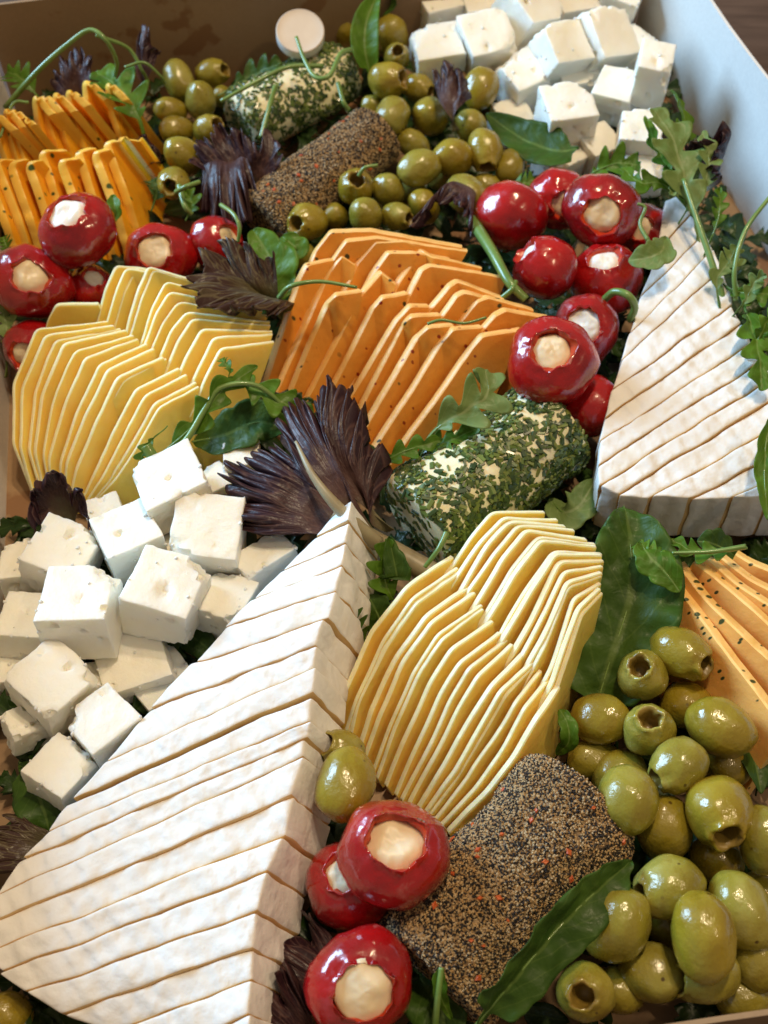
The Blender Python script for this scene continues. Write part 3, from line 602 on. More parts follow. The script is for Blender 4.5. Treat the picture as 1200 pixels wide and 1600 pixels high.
for a in [
 (1064, 1020, 3.6, 104, 82, .82, .42, 1, 'oval green olive touching the orange slices, hole at its right end', G1),
 (1003, 1056, 3.4, 90, 80, -.10, -.38, 1, 'amber green olive with open hole facing up beside the spinach leaf', G1),
 (936, 1124, 2.8, 92, 82, -.95, .1, 0, 'amber green olive leftmost of the upper front row', G1),
 (1013, 1140, 3.5, 92, 82, .08, -.42, 1, 'amber green olive with upward hole, just below its twin', G1),
 (1072, 1102, 2.2, 84, 78, .7, .2, 0, 'green olive half hidden behind the two upward holed ones', G1),
 (1126, 1136, 3.8, 108, 92, .75, .55, 0, 'large pale green olive with herb fleck at the orange slices', G1),
 (1058, 1197, 3.9, 98, 86, -.8, .45, 1, 'pale green olive above the gap centre with a slit on left', G1),
 (928, 1188, 1.8, 80, 66, .9, .1, 0, 'shaded olive at the corner of the spice log', G1),
 (968, 1208, 2.0, 88, 76, .9, -.2, 0, 'amber olive tucked behind the pale one near the spice log', G1),
 (981, 1250, 4.0, 108, 98, .25, -.9, 0, 'pale green olive with dark dot leaning on the spice log', G1),
 (1036, 1294, 2.7, 100, 92, -.3, .7, 0, 'amber olive wedged in the middle of the front pile', G1),
 (1125, 1268, 4.0, 118, 106, .2, .75, 1, 'torn pale olive with ragged skin and hole at bottom', G1),
 (1045, 1386, 3.9, 114, 96, -.9, .25, 1, 'pale green olive lying sideways with dark hole at left', G1),
 (1158, 1422, 3.7, 122, 98, .3, .9, 0, 'pale upright olive at the right edge behind the front one', G1),
 (960, 1444, 3.8, 118, 108, -.7, .5, 0, 'big amber green olive beside the long spinach leaf', G1),
 (1100, 1462, 4.8, 128, 106, .1, .95, 0, 'topmost pale olive with white highlights, front right', G1),
 (1102, 1522, 3.2, 112, 88, -.85, .2, 1, 'olive under the topmost one with pale hole at left', G1),
 (916, 1550, 3.4, 96, 92, -.12, .16, 1, 'frontmost olive with dark open hole facing the viewer', G1),
 (1018, 1520, 2.6, 100, 92, -.7, -.2, 0, 'amber olive with split skin between the front ones', G1),
 (1194, 1312, 3.6, 100, 84, .1, .9, 0, 'olive with white crumbs cut by the right edge', G1),
 (1120, 1342, 2.0, 88, 80, .5, .5, 0, 'shaded olive under the torn one', G1),
 (1135, 1195, 2.0, 76, 70, .5, .5, 0, 'small shaded olive under the large pale one', G1),
 (1184, 1500, 2.6, 92, 84, .3, .8, 0, 'olive at the right edge near the box rim', G1),
 (1044, 1440, 1.8, 90, 84, .5, .5, 0, 'dark shaded olive in the gap left of the topmost one', G1),
 (1158, 1556, 1.8, 84, 76, .9, .1, 0, 'low olive half under the box rim at right', G1),
 (970, 1545, 1.8, 84, 78, .5, .3, 0, 'low olive beside the frontmost holed one', G1),
 (1195, 1400, 1.6, 84, 78, .5, .3, 0, 'buried olive low at the right edge', G1),
 (540, 1228, 4.2, 112, 98, .3, -.85, 0, 'single green olive between brie and front peppers', 'green olives by the front peppers'),
 (534, 1172, 3.2, 80, 66, -.7, -.3, 1, 'smaller olive behind the single one at the pale fan tip', 'green olives by the front peppers'),
 (12, 1586, 1.6, 80, 72, .5, .2, 0, 'blurred olive under the brie in bottom left corner', 'green olives by the front peppers'),
 (540, 48, 2.6, 54, 44, .1, .9, 0, 'olive behind the upright spinach leaf at the far wall', G2),
 (611, 56, 3.2, 62, 56, .1, .8, 0, 'olive farthest back right of the upright spinach leaf', G2),
 (620, 89, 3.3, 44, 42, .05, -.45, 1, 'small olive with upward hole below the farthest one', G2),
 (605, 126, 3.8, 64, 58, .85, -.1, 1, 'plump olive near the spice log tip', G2),
 (654, 138, 2.8, 52, 46, .8, .3, 1, 'olive with reddish end behind the small purple leaf', G2),
 (613, 182, 3.4, 62, 58, .5, -.5, 0, 'olive right at the tip of the far spice log', G2),
 (582, 168, 2.4, 40, 36, .4, .5, 0, 'tiny shaded olive between log and plump olive', G2),
 (672, 182, 2.8, 64, 58, .4, .6, 0, 'olive half covered by the small purple leaf', G2),
 (751, 138, 3.6, 64, 55, .2, -.9, 0, 'lone olive lying against the white cheese cubes', G2),
 (736, 198, 2.6, 54, 50, .4, .7, 0, 'shaded olive under the lone one', G2),
 (646, 226, 2.4, 56, 44, .7, .6, 0, 'shaded olive with chilli speck at the log side', G2),
 (655, 263, 3.8, 70, 58, .85, -.45, 0, 'oval olive lying diagonal in the middle of the far pile', G2),
 (708, 246, 3.7, 64, 58, .9, .1, 0, 'round olive right of the diagonal one', G2),
 (757, 234, 3.8, 70, 55, .15, .85, 1, 'upright olive with dark hole at its bottom', G2),
 (797, 261, 3.0, 56, 48, .2, -.8, 0, 'olive beside the dark spinach leaf near the peppers', G2),
 (728, 303, 3.7, 68, 60, -.8, -.2, 0, 'olive with herb mark just left of the side on pepper', G2),
 (762, 292, 2.4, 48, 42, .8, .3, 0, 'small olive hidden between pepper and herb marked one', G2),
 (556, 292, 3.6, 60, 58, .1, -.4, 1, 'olive with open crumbly hole on top near the log', G2),
 (607, 298, 3.0, 56, 52, .5, .4, 0, 'plain olive between the top holed and diagonal ones', G2),
 (571, 336, 3.5, 58, 53, .3, .8, 0, 'olive just behind the orange slices, left of the red stuffed one', G2),
 (620, 338, 3.2, 52, 46, .85, .15, 1, 'olive with red strip and hole facing right', G2),
 (480, 346, 3.4, 68, 60, -.62, .12, 1, 'olive with dark round hole facing left by the log', G2),
 (524, 338, 2.4, 44, 40, .4, .6, 0, 'small olive between the left holed and its neighbour', G2),
 (472, 400, 2.6, 52, 44, .5, .4, 0, 'olive behind the green rocket leaf at the orange fan', G2),
 (452, 440, 1.8, 44, 36, .5, .4, 0, 'shaded olive low beside the orange fan corner', G2),
 (662, 322, 2.8, 54, 48, .4, .7, 0, 'olive under the small dark lettuce leaf', G2),
 (690, 275, 2.0, 54, 50, .5, .3, 0, 'buried olive under the round one in the far pile', G2),
 (640, 300, 1.8, 54, 50, .5, .3, 0, 'buried olive under the diagonal one in the far pile', G2),
 (590, 220, 1.6, 54, 50, .5, .3, 0, 'buried olive at the side of the far spice log', G2),
 (280, 128, 3.0, 64, 50, -.35, -.85, 0, 'tall green olive at the back of the far left group', G3),
 (331, 114, 3.0, 56, 46, .82, -.2, 1, 'olive with browned hole end nearest the brown wall', G3),
 (313, 157, 3.3, 62, 49, .05, .92, 0, 'upright olive in the centre of the far left group', G3),
 (348, 152, 2.4, 38, 34, .5, .4, 0, 'small olive at the herb log end', G3),
 (266, 172, 3.0, 50, 42, .85, .1, 0, 'small olive left of the upright one', G3),
 (276, 204, 3.1, 56, 44, .92, .05, 0, 'sideways olive below the small one in the far left group', G3),
 (325, 201, 3.4, 52, 46, .6, -.3, 1, 'round olive right beside the sideways one', G3),
 (288, 244, 3.6, 66, 54, .75, .45, 0, 'largest olive of the far left group by the dark lettuce', G3),
 (271, 286, 3.6, 60, 52, -.25, .18, 1, 'olive with big dark hole facing the viewer, far left group', G3),
 (338, 272, 3.0, 48, 40, .5, .4, 0, 'olive tucked under the dark lettuce', G3),
 (205, 182, 2.2, 44, 40, .5, .4, 0, 'shaded olive seen through the rocket leaf', G3),
 (305, 215, 1.5, 50, 44, .5, .4, 0, 'buried olive in the far left group', G3),
]: olive(*a)

# ------------------------------------------------------------------ stuffed peppers
def pepper(px, py, z, r, dx, dy, label, grp, fill=M_CREAM, hole=.40, tall=.82, back=False, fz=-.02, seed=0):
    p = at(px, py, z); s = scale_at(p); RR = r * s; ax = place_axis(p, dx, dy, back)
    q = Vector((0, 0, 1)).rotation_difference(ax) @ Matrix.Rotation(random.uniform(0, 6.3), 3, 'Z').to_quaternion()
    pr = []
    for i in range(1, 17):
        a = -math.pi / 2 + i * (math.pi / 2 + 1.12) / 16; pr.append((abs(math.cos(a)) ** .8, math.sin(a) * tall, 0))
    r0, z0 = pr[-1][0], pr[-1][1]
    pr += [(r0 * .8 + hole * .2, z0 + .035, 0), ((r0 + hole) * .5, z0 + .02, 0), (hole + .06, z0 - .03, 0), (hole, z0 - .10, 1), (hole - .01, z0 - .2, 1), (hole + .02, z0 - .45, 1), (hole + .1, z0 - .8, 1)]
    vs, fs, mi = lathe(pr, 44); sd = px * .13
    out = []; SQ = (random.uniform(.93, 1.08), random.uniform(.90, 1.03))
    for v in vs:
        a = math.atan2(v.y, v.x); lob = 1 + .025 * math.cos(a * 3 + sd) + .016 * math.cos(a * 7 + sd * 2) + .008 * math.cos(a * 17 + sd * 5)
        v = Vector((v.x * lob * SQ[0], v.y * lob * SQ[1], v.z)); v *= 1 + nz(v, 1.1, sd) * .07 + nz(v, 3, sd) * .022
        if v.z > .45 and math.hypot(v.x, v.y) < .62: v += Vector((nz(v, 5, sd), nz(v, 5, sd + 3), nz(v, 4, sd))) * .10
        out.append(q @ (v * RR) + p)
    o = build('stuffed_pepper', out, fs, [M_PEP, M_PEP_IN], mi=mi, origin=p); tag(o, label, 'stuffed pepper', grp)
    fp = [(.15, z0 + fz + .02, 0), (.28, z0 + fz + .0, 0), (hole * .85, z0 + fz - .05, 0), (hole + .02, z0 + fz - .14, 0), (hole + .04, z0 - .5, 0)]
    fp = [(r_, z_, 0) for r_, z_, _ in reversed(fp)]
    vs, fs, mi = lathe([(a * 1, b, 0) for a, b, _ in fp], 36); out = []
    # denser dome
    vs2 = []; fs2 = []; nr, nt_ = 12, 36
    for i in range(nr + 1):
        rr = (hole + .05) * i / nr; zz = z0 + fz - .16 * (i / nr) ** 3
        for k in range(nt_):
            a = 2 * math.pi * k / nt_; v = Vector((rr * math.cos(a), rr * math.sin(a), zz)); v.z += nz(v, 2.6, sd + 8) * .09 + nz(v, 9, sd) * .018
            vs2.append(q @ (v * RR) + p)
    for i in range(nr):
        for k in range(nt_): fs2.append((i * nt_ + k, (i + 1) * nt_ + k, (i + 1) * nt_ + (k + 1) % nt_, i * nt_ + (k + 1) % nt_))
    b = len(vs2)
    for k in range(nt_): vs2.append(q @ (Vector(((hole + .03) * math.cos(2 * math.pi * k / nt_), (hole + .03) * math.sin(2 * math.pi * k / nt_), z0 - .5)) * RR) + p)
    for k in range(nt_): fs2.append((nr * nt_ + k, b + k, b + (k + 1) % nt_, nr * nt_ + (k + 1) % nt_))
    build('cheese_filling', vs2, fs2, [fill], origin=p, parent=o); return o
K1 = 'stuffed red peppers on the left'; K2 = 'stuffed red peppers in the right cluster'; K3 = 'stuffed red peppers at the front'
for a, k in [
 ((122, 360, 5.6, 60, -.32, -.62, 'red stuffed pepper on top of the left cluster, white filling facing up left', K1), dict(fill=M_CREAMW, hole=.48, fz=.0)),
 ((48, 442, 4.2, 62, -.02, -.22, 'dark red stuffed pepper at the left edge with round cream filling', K1), dict(fz=.02)),
 ((250, 402, 3.2, 54, -.22, -.28, 'red stuffed pepper right behind the left pale slices', K1), dict(fz=.03, hole=.44)),
 ((338, 380, 3.2, 45, .62, -.30, 'small red stuffed pepper farthest right in the left cluster', K1), dict()),
 ((142, 450, 3.0, 38, .2, -.6, 'smeared red pepper squeezed between two bigger ones and pale slices', K1), dict(fill=M_CREAMW)),
 ((52, 545, 2.2, 46, -.5, .3, 'red pepper mostly hidden behind the left pale fan', K1), dict()),
 ((797, 338, 4.2, 55, .5, .5, 'plain side of a red pepper, left of the right cluster', K2), dict(back=True, tall=.95)),
 ((872, 312, 4.0, 49, .3, .22, 'red stuffed pepper behind the biggest round opening', K2), dict()),
 ((940, 330, 5.0, 63, .02, .10, 'bright red stuffed pepper with wide open face, top of right cluster', K2), dict(hole=.44, fz=-.02)),
 ((853, 420, 4.6, 50, -.72, -.62, 'smooth red pepper with white fleck at its left, mid cluster', K2), dict(tall=.95, fill=M_CREAMW)),
 ((946, 436, 3.6, 60, -.05, -.72, 'red stuffed pepper showing white filling at top, below the open faced one', K2), dict(fill=M_CREAMW)),
 ((1010, 366, 3.0, 46, -.3, -.3, 'red pepper hidden between brie tip and the open faced one', K2), dict()),
 ((917, 514, 3.9, 54, -.12, -.10, 'red stuffed pepper with angular white filling touching the brie', K2), dict(fill=M_CREAMW, hole=.5)),
 ((862, 564, 5.2, 69, .0, -.36, 'big dark red stuffed pepper lowest full one of right cluster', K2), dict(tall=.78)),
 ((920, 634, 3.0, 52, .3, .6, 'plain red pepper behind the chive log', K2), dict(back=True)),
 ((616, 1334, 5.0, 88, .05, -.26, 'large red stuffed pepper with half empty opening, on the spice log', K3), dict(hole=.48, fz=-.1, tall=.85)),
 ((546, 1384, 2.9, 74, -.15, -.35, 'dark red pepper under the large front one, cream spilling out', K3), dict()),
 ((562, 1532, 3.8, 84, .10, .24, 'red stuffed pepper at the bottom edge with bulging cream filling', K3), dict(hole=.50, fz=.06)),
]: pepper(*a, **k)

# ------------------------------------------------------------------ coated cheese logs
def log(p0, p1, rad, name, label, base, coat, rnd=.35, flat=.84, cap=.45, seed=1):
    A, B = at(*p0), at(*p1); ax = (B - A).normalized(); L = (B - A).length; up = Vector((0, 0, 1)); sx = ax.cross(up).normalized(); uz = sx.cross(ax)
    prof = []; n1 = 10
    for i in range(1, n1 + 1): a = math.pi / 2 * i / n1; prof.append((rad - cap + math.sin(a) * cap, cap - math.cos(a) * cap))
    prof = [(rad * .35, .0), (rad * .6, .0)] + prof
    for i in range(1, 24): prof.append((rad, cap + (L - 2 * cap) * i / 24))
    prof += [(r, L - s) for r, s in reversed(prof[:12])]
    def pt(r, s, th, add=0):
        c, d = math.cos(th), math.sin(th); v = sx * (c * r) + uz * (d * r * flat); q = A + ax * s + v
        k = 1 + .12 * nz(q, .45, seed) + .05 * nz(q, 1.4, seed); nn_ = (sx * c + uz * d).normalized()
        return A + ax * s + v * k + nn_ * add, nn_
    nt_ = 56; vs = []; fs = []
    for r, s in prof:
        for k in range(nt_): vs.append(pt(r, s, 2 * math.pi * k / nt_)[0])
    for i in range(len(prof) - 1):
        for k in range(nt_): fs.append((i * nt_ + k, i * nt_ + (k + 1) % nt_, (i + 1) * nt_ + (k + 1) % nt_, (i + 1) * nt_ + k))
    fs.append(tuple(range(nt_ - 1, -1, -1))); e = (len(prof) - 1) * nt_; fs.append(tuple(range(e, e + nt_)))
    o = build(name, vs, fs, [base]); tag(o, label, 'cheese log')
    rg = random.Random(seed); bv = []; bf = []
    for _ in range(coat['n']):
        th = rg.uniform(-.35, math.pi + .35); s = rg.uniform(0, L); r = rad; endf = False
        if s < cap: x = (cap - s) / cap; r = rad - cap + cap * math.sqrt(max(0, 1 - x * x))
        if s > L - cap: x = (s - L + cap) / cap; r = rad - cap + cap * math.sqrt(max(0, 1 - x * x))
        pos, nn_ = pt(r, s, th, 0)
        if s < cap: nn_ = (nn_ - ax * ((cap - s) / cap)).normalized()
        if s > L - cap: nn_ = (nn_ + ax * ((s - L + cap) / cap)).normalized()
        if coat.get('patch') and nz(pos, .8, seed + 3) > coat['patch'] and rg.random() < .8: continue
        t = nn_.orthogonal().normalized(); t.rotate(Matrix.Rotation(rg.uniform(0, 6.28), 3, nn_)); b_ = nn_.cross(t)
        l, w, h = [c * rg.uniform(.6, 1.4) for c in coat['dim']]; tilt = rg.uniform(-.35, .35); t = (t + nn_ * tilt).normalized(); k0 = len(bv)
        pos = pos + nn_ * (h * rg.uniform(.1, .7))
        if coat['kind'] == 'chip':
            for (a, c, d) in ((-1, -1, -1), (1, -1, -1), (1, 1, -1), (-1, 1, -1), (-1, -.6, 1), (1, -.6, 1), (1, .6, 1), (-1, .6, 1)):
                bv.append(pos + t * (a * l * .5) + b_ * (c * w * .5) + nn_ * (d * h * .5))
            for f in ((0, 3, 2, 1), (4, 5, 6, 7), (0, 1, 5, 4), (1, 2, 6, 5), (2, 3, 7, 6), (3, 0, 4, 7)): bf.append(tuple(k0 + x for x in f))
        else:
            for a, c, d in ((1, 0, 0), (-1, 0, 0), (0, 1, 0), (0, -1, 0), (0, 0, 1), (0, 0, -1)):
                bv.append(pos + t * (a * l * .5) + b_ * (c * w * .5) + nn_ * (d * h * .5))
            for f in ((0, 2, 4), (2, 1, 4), (1, 3, 4), (3, 0, 4), (2, 0, 5), (1, 2, 5), (3, 1, 5), (0, 3, 5)): bf.append(tuple(k0 + x for x in f))
    for _ in range(coat['n'] // 9):
        th = rg.uniform(0, 6.283); rr_ = math.sqrt(rg.random()) * (rad - cap); e_ = rg.random() < .5; nn_ = -ax if e_ else ax
        if e_ and coat['kind'] == 'chip' and rg.random() < .45: continue
        pos = A + ax * (0 if e_ else L) + (sx * math.cos(th) + uz * (math.sin(th) * flat)) * rr_ + nn_ * .01
        t = nn_.orthogonal().normalized(); t.rotate(Matrix.Rotation(rg.uniform(0, 6.28), 3, nn_)); b_ = nn_.cross(t); l, w, h = [c * rg.uniform(.6, 1.4) for c in coat['dim']]; k0 = len(bv)
        for (a, c, d) in ((-1, -1, -1), (1, -1, -1), (1, 1, -1), (-1, 1, -1), (-1, -.6, 1), (1, -.6, 1), (1, .6, 1), (-1, .6, 1)): bv.append(pos + t * (a * l * .5) + b_ * (c * w * .5) + nn_ * (d * h * .5))
        for f in ((0, 3, 2, 1), (4, 5, 6, 7), (0, 1, 5, 4), (1, 2, 6, 5), (2, 3, 7, 6), (3, 0, 4, 7)): bf.append(tuple(k0 + x for x in f))
    c = build(coat['name'], bv, bf, [coat['mat']], parent=o, smooth=False); c['kind'] = 'stuff'
    if coat['kind'] == 'grain':
        for _ in range(26):
            th = rg.uniform(.3, math.pi - .3); s = rg.uniform(.4, L - .4); pos, nn_ = pt(rad, s, th, .06); t = nn_.orthogonal().normalized(); t.rotate(Matrix.Rotation(rg.uniform(0, 6.28), 3, nn_)); b_ = nn_.cross(t); l = rg.uniform(.08, .17)
            fv = [pos + t * l * a + b_ * l * .7 * c_ + nn_ * d for a, c_, d in ((-1, -.5, 0), (.2, -1, .02), (1, .3, 0), (-.1, 1, .03), (-.7, -.3, .06), (.1, -.6, .08), (.7, .2, .06), (-.1, .6, .08))]
            build('chilli_flake', fv, [(0, 3, 2, 1), (4, 5, 6, 7), (0, 1, 5, 4), (1, 2, 6, 5), (2, 3, 7, 6), (3, 0, 4, 7)], [M_FLAKE], parent=o, smooth=False)
    return o
CH = dict(kind='chip', name='chive_coating', mat=M_CHIVE, n=2500, dim=(.33, .18, .07), patch=.2)
GRN = dict(kind='grain', name='spice_coating', mat=M_GRAINS, n=30000, dim=(.105, .09, .08))
log((650, 822, 2.5), (868, 664, 2.7), 2.35, 'cheese_log', 'short round cheese log rolled in chopped chives, centre of the box', M_LOGBASE, CH, seed=5, cap=.5)
log((374, 196, 2.3), (538, 106, 2.3), 2.05, 'cheese_log', 'herb coated cheese log lying by the brown wall under green stalks', M_LOGBASE, dict(CH, n=2300, dim=(.26, .15, .05), patch=.05), seed=9, cap=.9)
log((408, 348, 2.3), (590, 212, 2.7), 1.85, 'cheese_log', 'far cheese log crusted with cracked pepper and spices, behind orange slices', M_SPICEBASE, dict(GRN, n=19000), seed=14, cap=.35)
log((672, 1524, 2.5), (908, 1248, 2.7), 2.45, 'cheese_log', 'front cheese log crusted with cracked pepper and chilli, beside front peppers', M_SPICEBASE, GRN, seed=21, cap=.4)

# ------------------------------------------------------------------ leaves
def catmull(P, n):
    Q = [P[0] * 2 - P[1]] + P + [P[-1] * 2 - P[-2]]; out = []; seg = len(P) - 1
    for i in range(n + 1):
        x = i / n * seg; k = min(int(x), seg - 1); t = x - k; a, b, c, d = Q[k:k + 4]
        out.append(.5 * ((2 * b) + (c - a) * t + (2 * a - 5 * b + 4 * c - d) * t * t + (3 * b - a - 3 * c + d) * t ** 3))
    return out
def wprof(kind, t, rs):
    if kind == 'spinach': return max(.02, math.sin(math.pi * min(1, t ** .8)) ** .7) if t > .12 else .05 + t * 1.5
    if kind == 'rocket':
        if t < .28: return .07
        x = (t - .28) / .72; env = math.sin(math.pi * min(1, x ** .75 * .98 + .02)) ** .6 + .03
        lob = .20 + .80 * abs(math.sin(x * math.pi * 3.6 + rs)) ** 1.3; return env * (lob if x < .74 else .30 + .7 * lob)
    if kind == 'broad': return max(.03, math.sin(math.pi * t) ** .6) * (.8 + .2 * abs(math.sin(t * 11 + rs)))
    return 1
def leaf_geo(pts, hw, kind, fold=.25, twist=0, ruf=.07, n=64, m=14, seed=0, normal=None):
    line = catmull(pts, n); vs = []; fs = []; uv = []
    for i, p in enumerate(line):
        t = i / n; tg = (line[min(i + 1, n)] - line[max(i - 1, 0)]).normalized(); nr = normal or Vector((0, -.35, 1))
        sd = tg.cross(nr); sd = sd.normalized() if sd.length > .05 else RGT.copy(); sd.rotate(Matrix.Rotation(twist * (t if not isinstance(twist, tuple) else 1) if not isinstance(twist, tuple) else twist[0] + (twist[1] - twist[0]) * t, 3, tg)); nn_ = sd.cross(tg).normalized()
        for j in range(m + 1):
            u = j / m * 2 - 1; w = hw * wprof(kind, t, seed + (1.3 if u > 0 else 0))
            q = p + sd * (u * w) + nn_ * (abs(u) ** 1.3 * w * fold) + tg * (abs(u) * w * (.55 if kind == 'rocket' else .12))
            q += nn_ * (nz(q, 1.3, seed) * ruf * 3 * (.3 + abs(u))) + nn_ * (nz(q, 4, seed) * ruf * .6)
            vs.append(q); uv.append((j / m, t))
    for i in range(n):
        for j in range(m): a = i * (m + 1) + j; fs.append((a, a + 1, a + m + 2, a + m + 1))
    return vs, fs, uv
def thick_mod(o, th=.018):
    m = o.modifiers.new('Solidify', 'SOLIDIFY'); m.thickness = th * S; m.offset = 0; return o
def leaf(pts, hw, kind, mat, label, name='rocket_leaf', cat='leaf', grp=None, **k):
    P = [at(*p) for p in pts]; hw = hw * scale_at(P[len(P) // 2]); k.setdefault('seed', pts[0][0] * .17)
    vs, fs, uv = leaf_geo(P, hw, kind, **k); o = build(name, vs, fs, [mat], uvs=uv); thick_mod(o); tag(o, label, cat, grp)
    if kind != 'strip' and hw > .4:
        ln = catmull(P, 30); tv, tf = tube_geo(ln, lambda t: max(.015, .05 * (1 - t * .8)))
        up_ = Vector((0, -.1, .25)).normalized() * .02; r = build('midrib', [v - up_ for v in tv], tf, [M_STEM], parent=o)
    return o
def tube_geo(line, rad, m=8):
    vs = []; fs = []; n = len(line) - 1
    for i, p in enumerate(line):
        tg = (line[min(i + 1, n)] - line[max(i - 1, 0)]).normalized(); a = tg.cross(Vector((.1, .2, 1))).normalized(); b = a.cross(tg); r = rad(i / n)
        for k in range(m): th = 6.2832 * k / m; vs.append(p + a * (math.cos(th) * r) + b * (math.sin(th) * r))
    for i in range(n):
        for k in range(m): fs.append((i * m + k, i * m + (k + 1) % m, (i + 1) * m + (k + 1) % m, (i + 1) * m + k))
    fs.append(tuple(range(m - 1, -1, -1))); fs.append(tuple(range(n * m, n * m + m))); return vs, fs
def stem(pts, w0, w1, label, name='leaf_stalk', mat=None):
    P = [at(*p) for p in pts]; s = scale_at(P[0]) * .5; vs, fs = tube_geo(catmull(P, 36), lambda t: (w0 + (w1 - w0) * t) * s)
    tag(build(name, vs, fs, [mat or M_STEM]), label, 'stalk')
def lettuce(base, tips, mat, label, ruf=.35, jag=.10, n=240, m=36, seed=0, pw=1.0):
    """fan leaf: base point, list of rim points; wavy blade, frilled and torn along the rim"""
    B = at(*base); T = catmull([at(*t) for t in tips], n); vs = []; fs = []; uv = []
    c = sum(T, Vector()) / len(T); axis = (c - B).normalized(); nr = (T[0] - B).cross(T[-1] - B).normalized(); nr = nr if nr.z > 0 else -nr
    sd = axis.cross(nr).normalized(); size = (c - B).length; span = sum((b - a).length for a, b in zip(T, T[1:])); wv = max(1.2, span / 3.2)
    for i, t in enumerate(T):
        x = i / n; sg = x * span
        lob = abs(nz((sg * .45, seed, 0), 1)) * .5 + abs(nz((sg * 1.3, seed + 7, 0), 1)) * .55 + (1 - abs(math.sin(sg * 3.0 + 2.5 * nz((sg * .5, seed, 9), 1)))) ** 3 * (.9 + jag) + (1 - abs(math.sin(sg * 8.5 + 2 * nz((sg, seed, 2), 1)))) ** 2 * .3
        for k in range(m + 1):
            v = k / m; r = v if v < .62 else .62 + (v - .62) * (1.12 - min(.9, lob * (.45 + jag * 1.6)) * (v - .55) * 2)
            q = B + (t - B) * r + sd * ((.5 - x) * .5 * (1 - v))
            rim = max(0, v - .5) * 2
            q += nr * (ruf * 1.7 * v ** 1.5 * nz((sg * .42, v * 1.6, seed + 11), 1) + .95 * rim ** 1.4 * nz((sg * 1.15, v * 2.2, seed + 4), 1) * (.5 + ruf))
            q += nr * (.42 * rim ** 2 * nz((sg * 3.0, v * 4, seed + 6), 1)) + axis * (.40 * rim ** 2 * nz((sg * 2.4, v * 3, seed + 19), 1)) + sd * (.45 * rim ** 1.5 * nz((sg * 1.4, v * 3, seed + 29), 1))
            q += nr * (size * (.16 * math.sin(3.1416 * v) - .16 * v ** 4)) + nr * nz(q, .9, seed) * .3 * v
            vs.append(q); uv.append((x, v))
    for i in range(n):
        for k in range(m): a = i * (m + 1) + k; fs.append((a, a + m + 1, a + m + 2, a + 1))
    o = build('lettuce_leaf', vs, fs, [mat], uvs=uv); thick_mod(o, .02); tag(o, label, 'leaf'); return o

SP, RK, BR = 'spinach', 'rocket', 'broad'
# spinach
leaf([(925, 1130, 1.6), (948, 1050, 2.6), (985, 930, 3.6), (985, 850, 4.2), (975, 790, 4.4)], 80, SP, M_SPIN, 'large dark spinach leaf standing between the pale fan and the olives', 'spinach_leaf', fold=.34, ruf=.12, m=20, twist=(-.3, .15))
leaf([(735, 1612, 3.6), (800, 1535, 4.8), (875, 1448, 5.0), (940, 1385, 4.8), (985, 1345, 4.4)], 46, SP, M_SPIN, 'long green spinach leaf lying along the front spice log', 'spinach_leaf', fold=.55, ruf=.10, m=18, twist=(.5, .2))
leaf([(580, 122, 3.8), (570, 75, 5.0), (574, 30, 5.8), (592, -12, 6.3)], 22, SP, M_ARU, 'upright green leaf strip standing at the far wall beside olives', 'spinach_leaf', fold=.5, ruf=.04)
leaf([(560, 60, 1.6), (592, 30, 3.0), (612, 5, 4.4), (620, -20, 5.6)], 30, SP, M_SPIN, 'dark leaf against the far wall behind the upright strip', 'spinach_leaf')
leaf([(905, 232, 4.2), (870, 236, 3.9), (818, 218, 3.6), (760, 178, 3.6)], 36, SP, M_SPIN, 'dark glossy spinach leaf between olives and white cheese cubes', 'spinach_leaf', fold=.3, twist=(.1, -.2))
leaf([(30, 1190, 1.4), (55, 1230, 2.0), (70, 1270, 2.2), (80, 1310, 1.8)], 40, SP, M_SPIN, 'dark glossy leaf under the lowest cheese cube at left', 'spinach_leaf')
leaf([(1100, 1060, 1.8), (1130, 1090, 2.2), (1170, 1160, 2.4), (1190, 1240, 2.4)], 40, SP, M_SPIN, 'dark spinach leaf under the olives at the right edge', 'spinach_leaf')
leaf([(640, 1500, 1.2), (665, 1540, 2.0), (690, 1585, 2.4), (700, 1640, 2.2)], 50, SP, M_SPIN, 'dark leaf under the front spice log by the bottom pepper', 'spinach_leaf')
leaf([(385, 500, 3.0), (420, 450, 3.6), (425, 410, 4.2), (395, 360, 4.6)], 44, BR, M_ARU, 'bright green leaf standing between left peppers and orange fan', 'rocket_leaf', fold=.3)
leaf([(450, 400, 3.4), (462, 388, 4.0), (440, 370, 4.2)], 22, BR, M_ARU, 'small green leaf tip beside the bright green one')
# rocket
leaf([(225, 210, 3.6), (215, 180, 4.4), (190, 140, 5.0), (150, 112, 5.2)], 40, RK, M_ARU, 'green rocket leaf hanging behind the golden slices', twist=.3)
leaf([(70, 165, 3.6), (50, 140, 4.2), (30, 120, 4.6), (10, 112, 4.6)], 26, RK, M_ARU, 'rocket leaf in the far left corner behind golden slices')
leaf([(340, 150, 3.2), (390, 120, 3.6), (440, 98, 4.4)], 24, RK, M_SPIN, 'dark rocket leaf at the far wall left of the round cap')
leaf([(650, 720, 3.4), (680, 672, 4.6), (730, 640, 5.4), (762, 615, 5.8), (758, 578, 6.0)], 44, RK, M_PALELF, 'pale rocket leaf draped from the orange fan over the chive log', fold=.2, twist=.25, ruf=.08)
leaf([(640, 720, 3.0), (668, 700, 3.8), (700, 690, 4.2), (748, 668, 4.4)], 24, RK, M_ARU, 'dark green rocket leaf beneath the pale one')
leaf([(560, 742, 3.0), (600, 720, 3.8), (640, 702, 4.2), (690, 688, 4.2)], 20, RK, M_ARU, 'rocket leaf running along the lower corner of the orange fan')
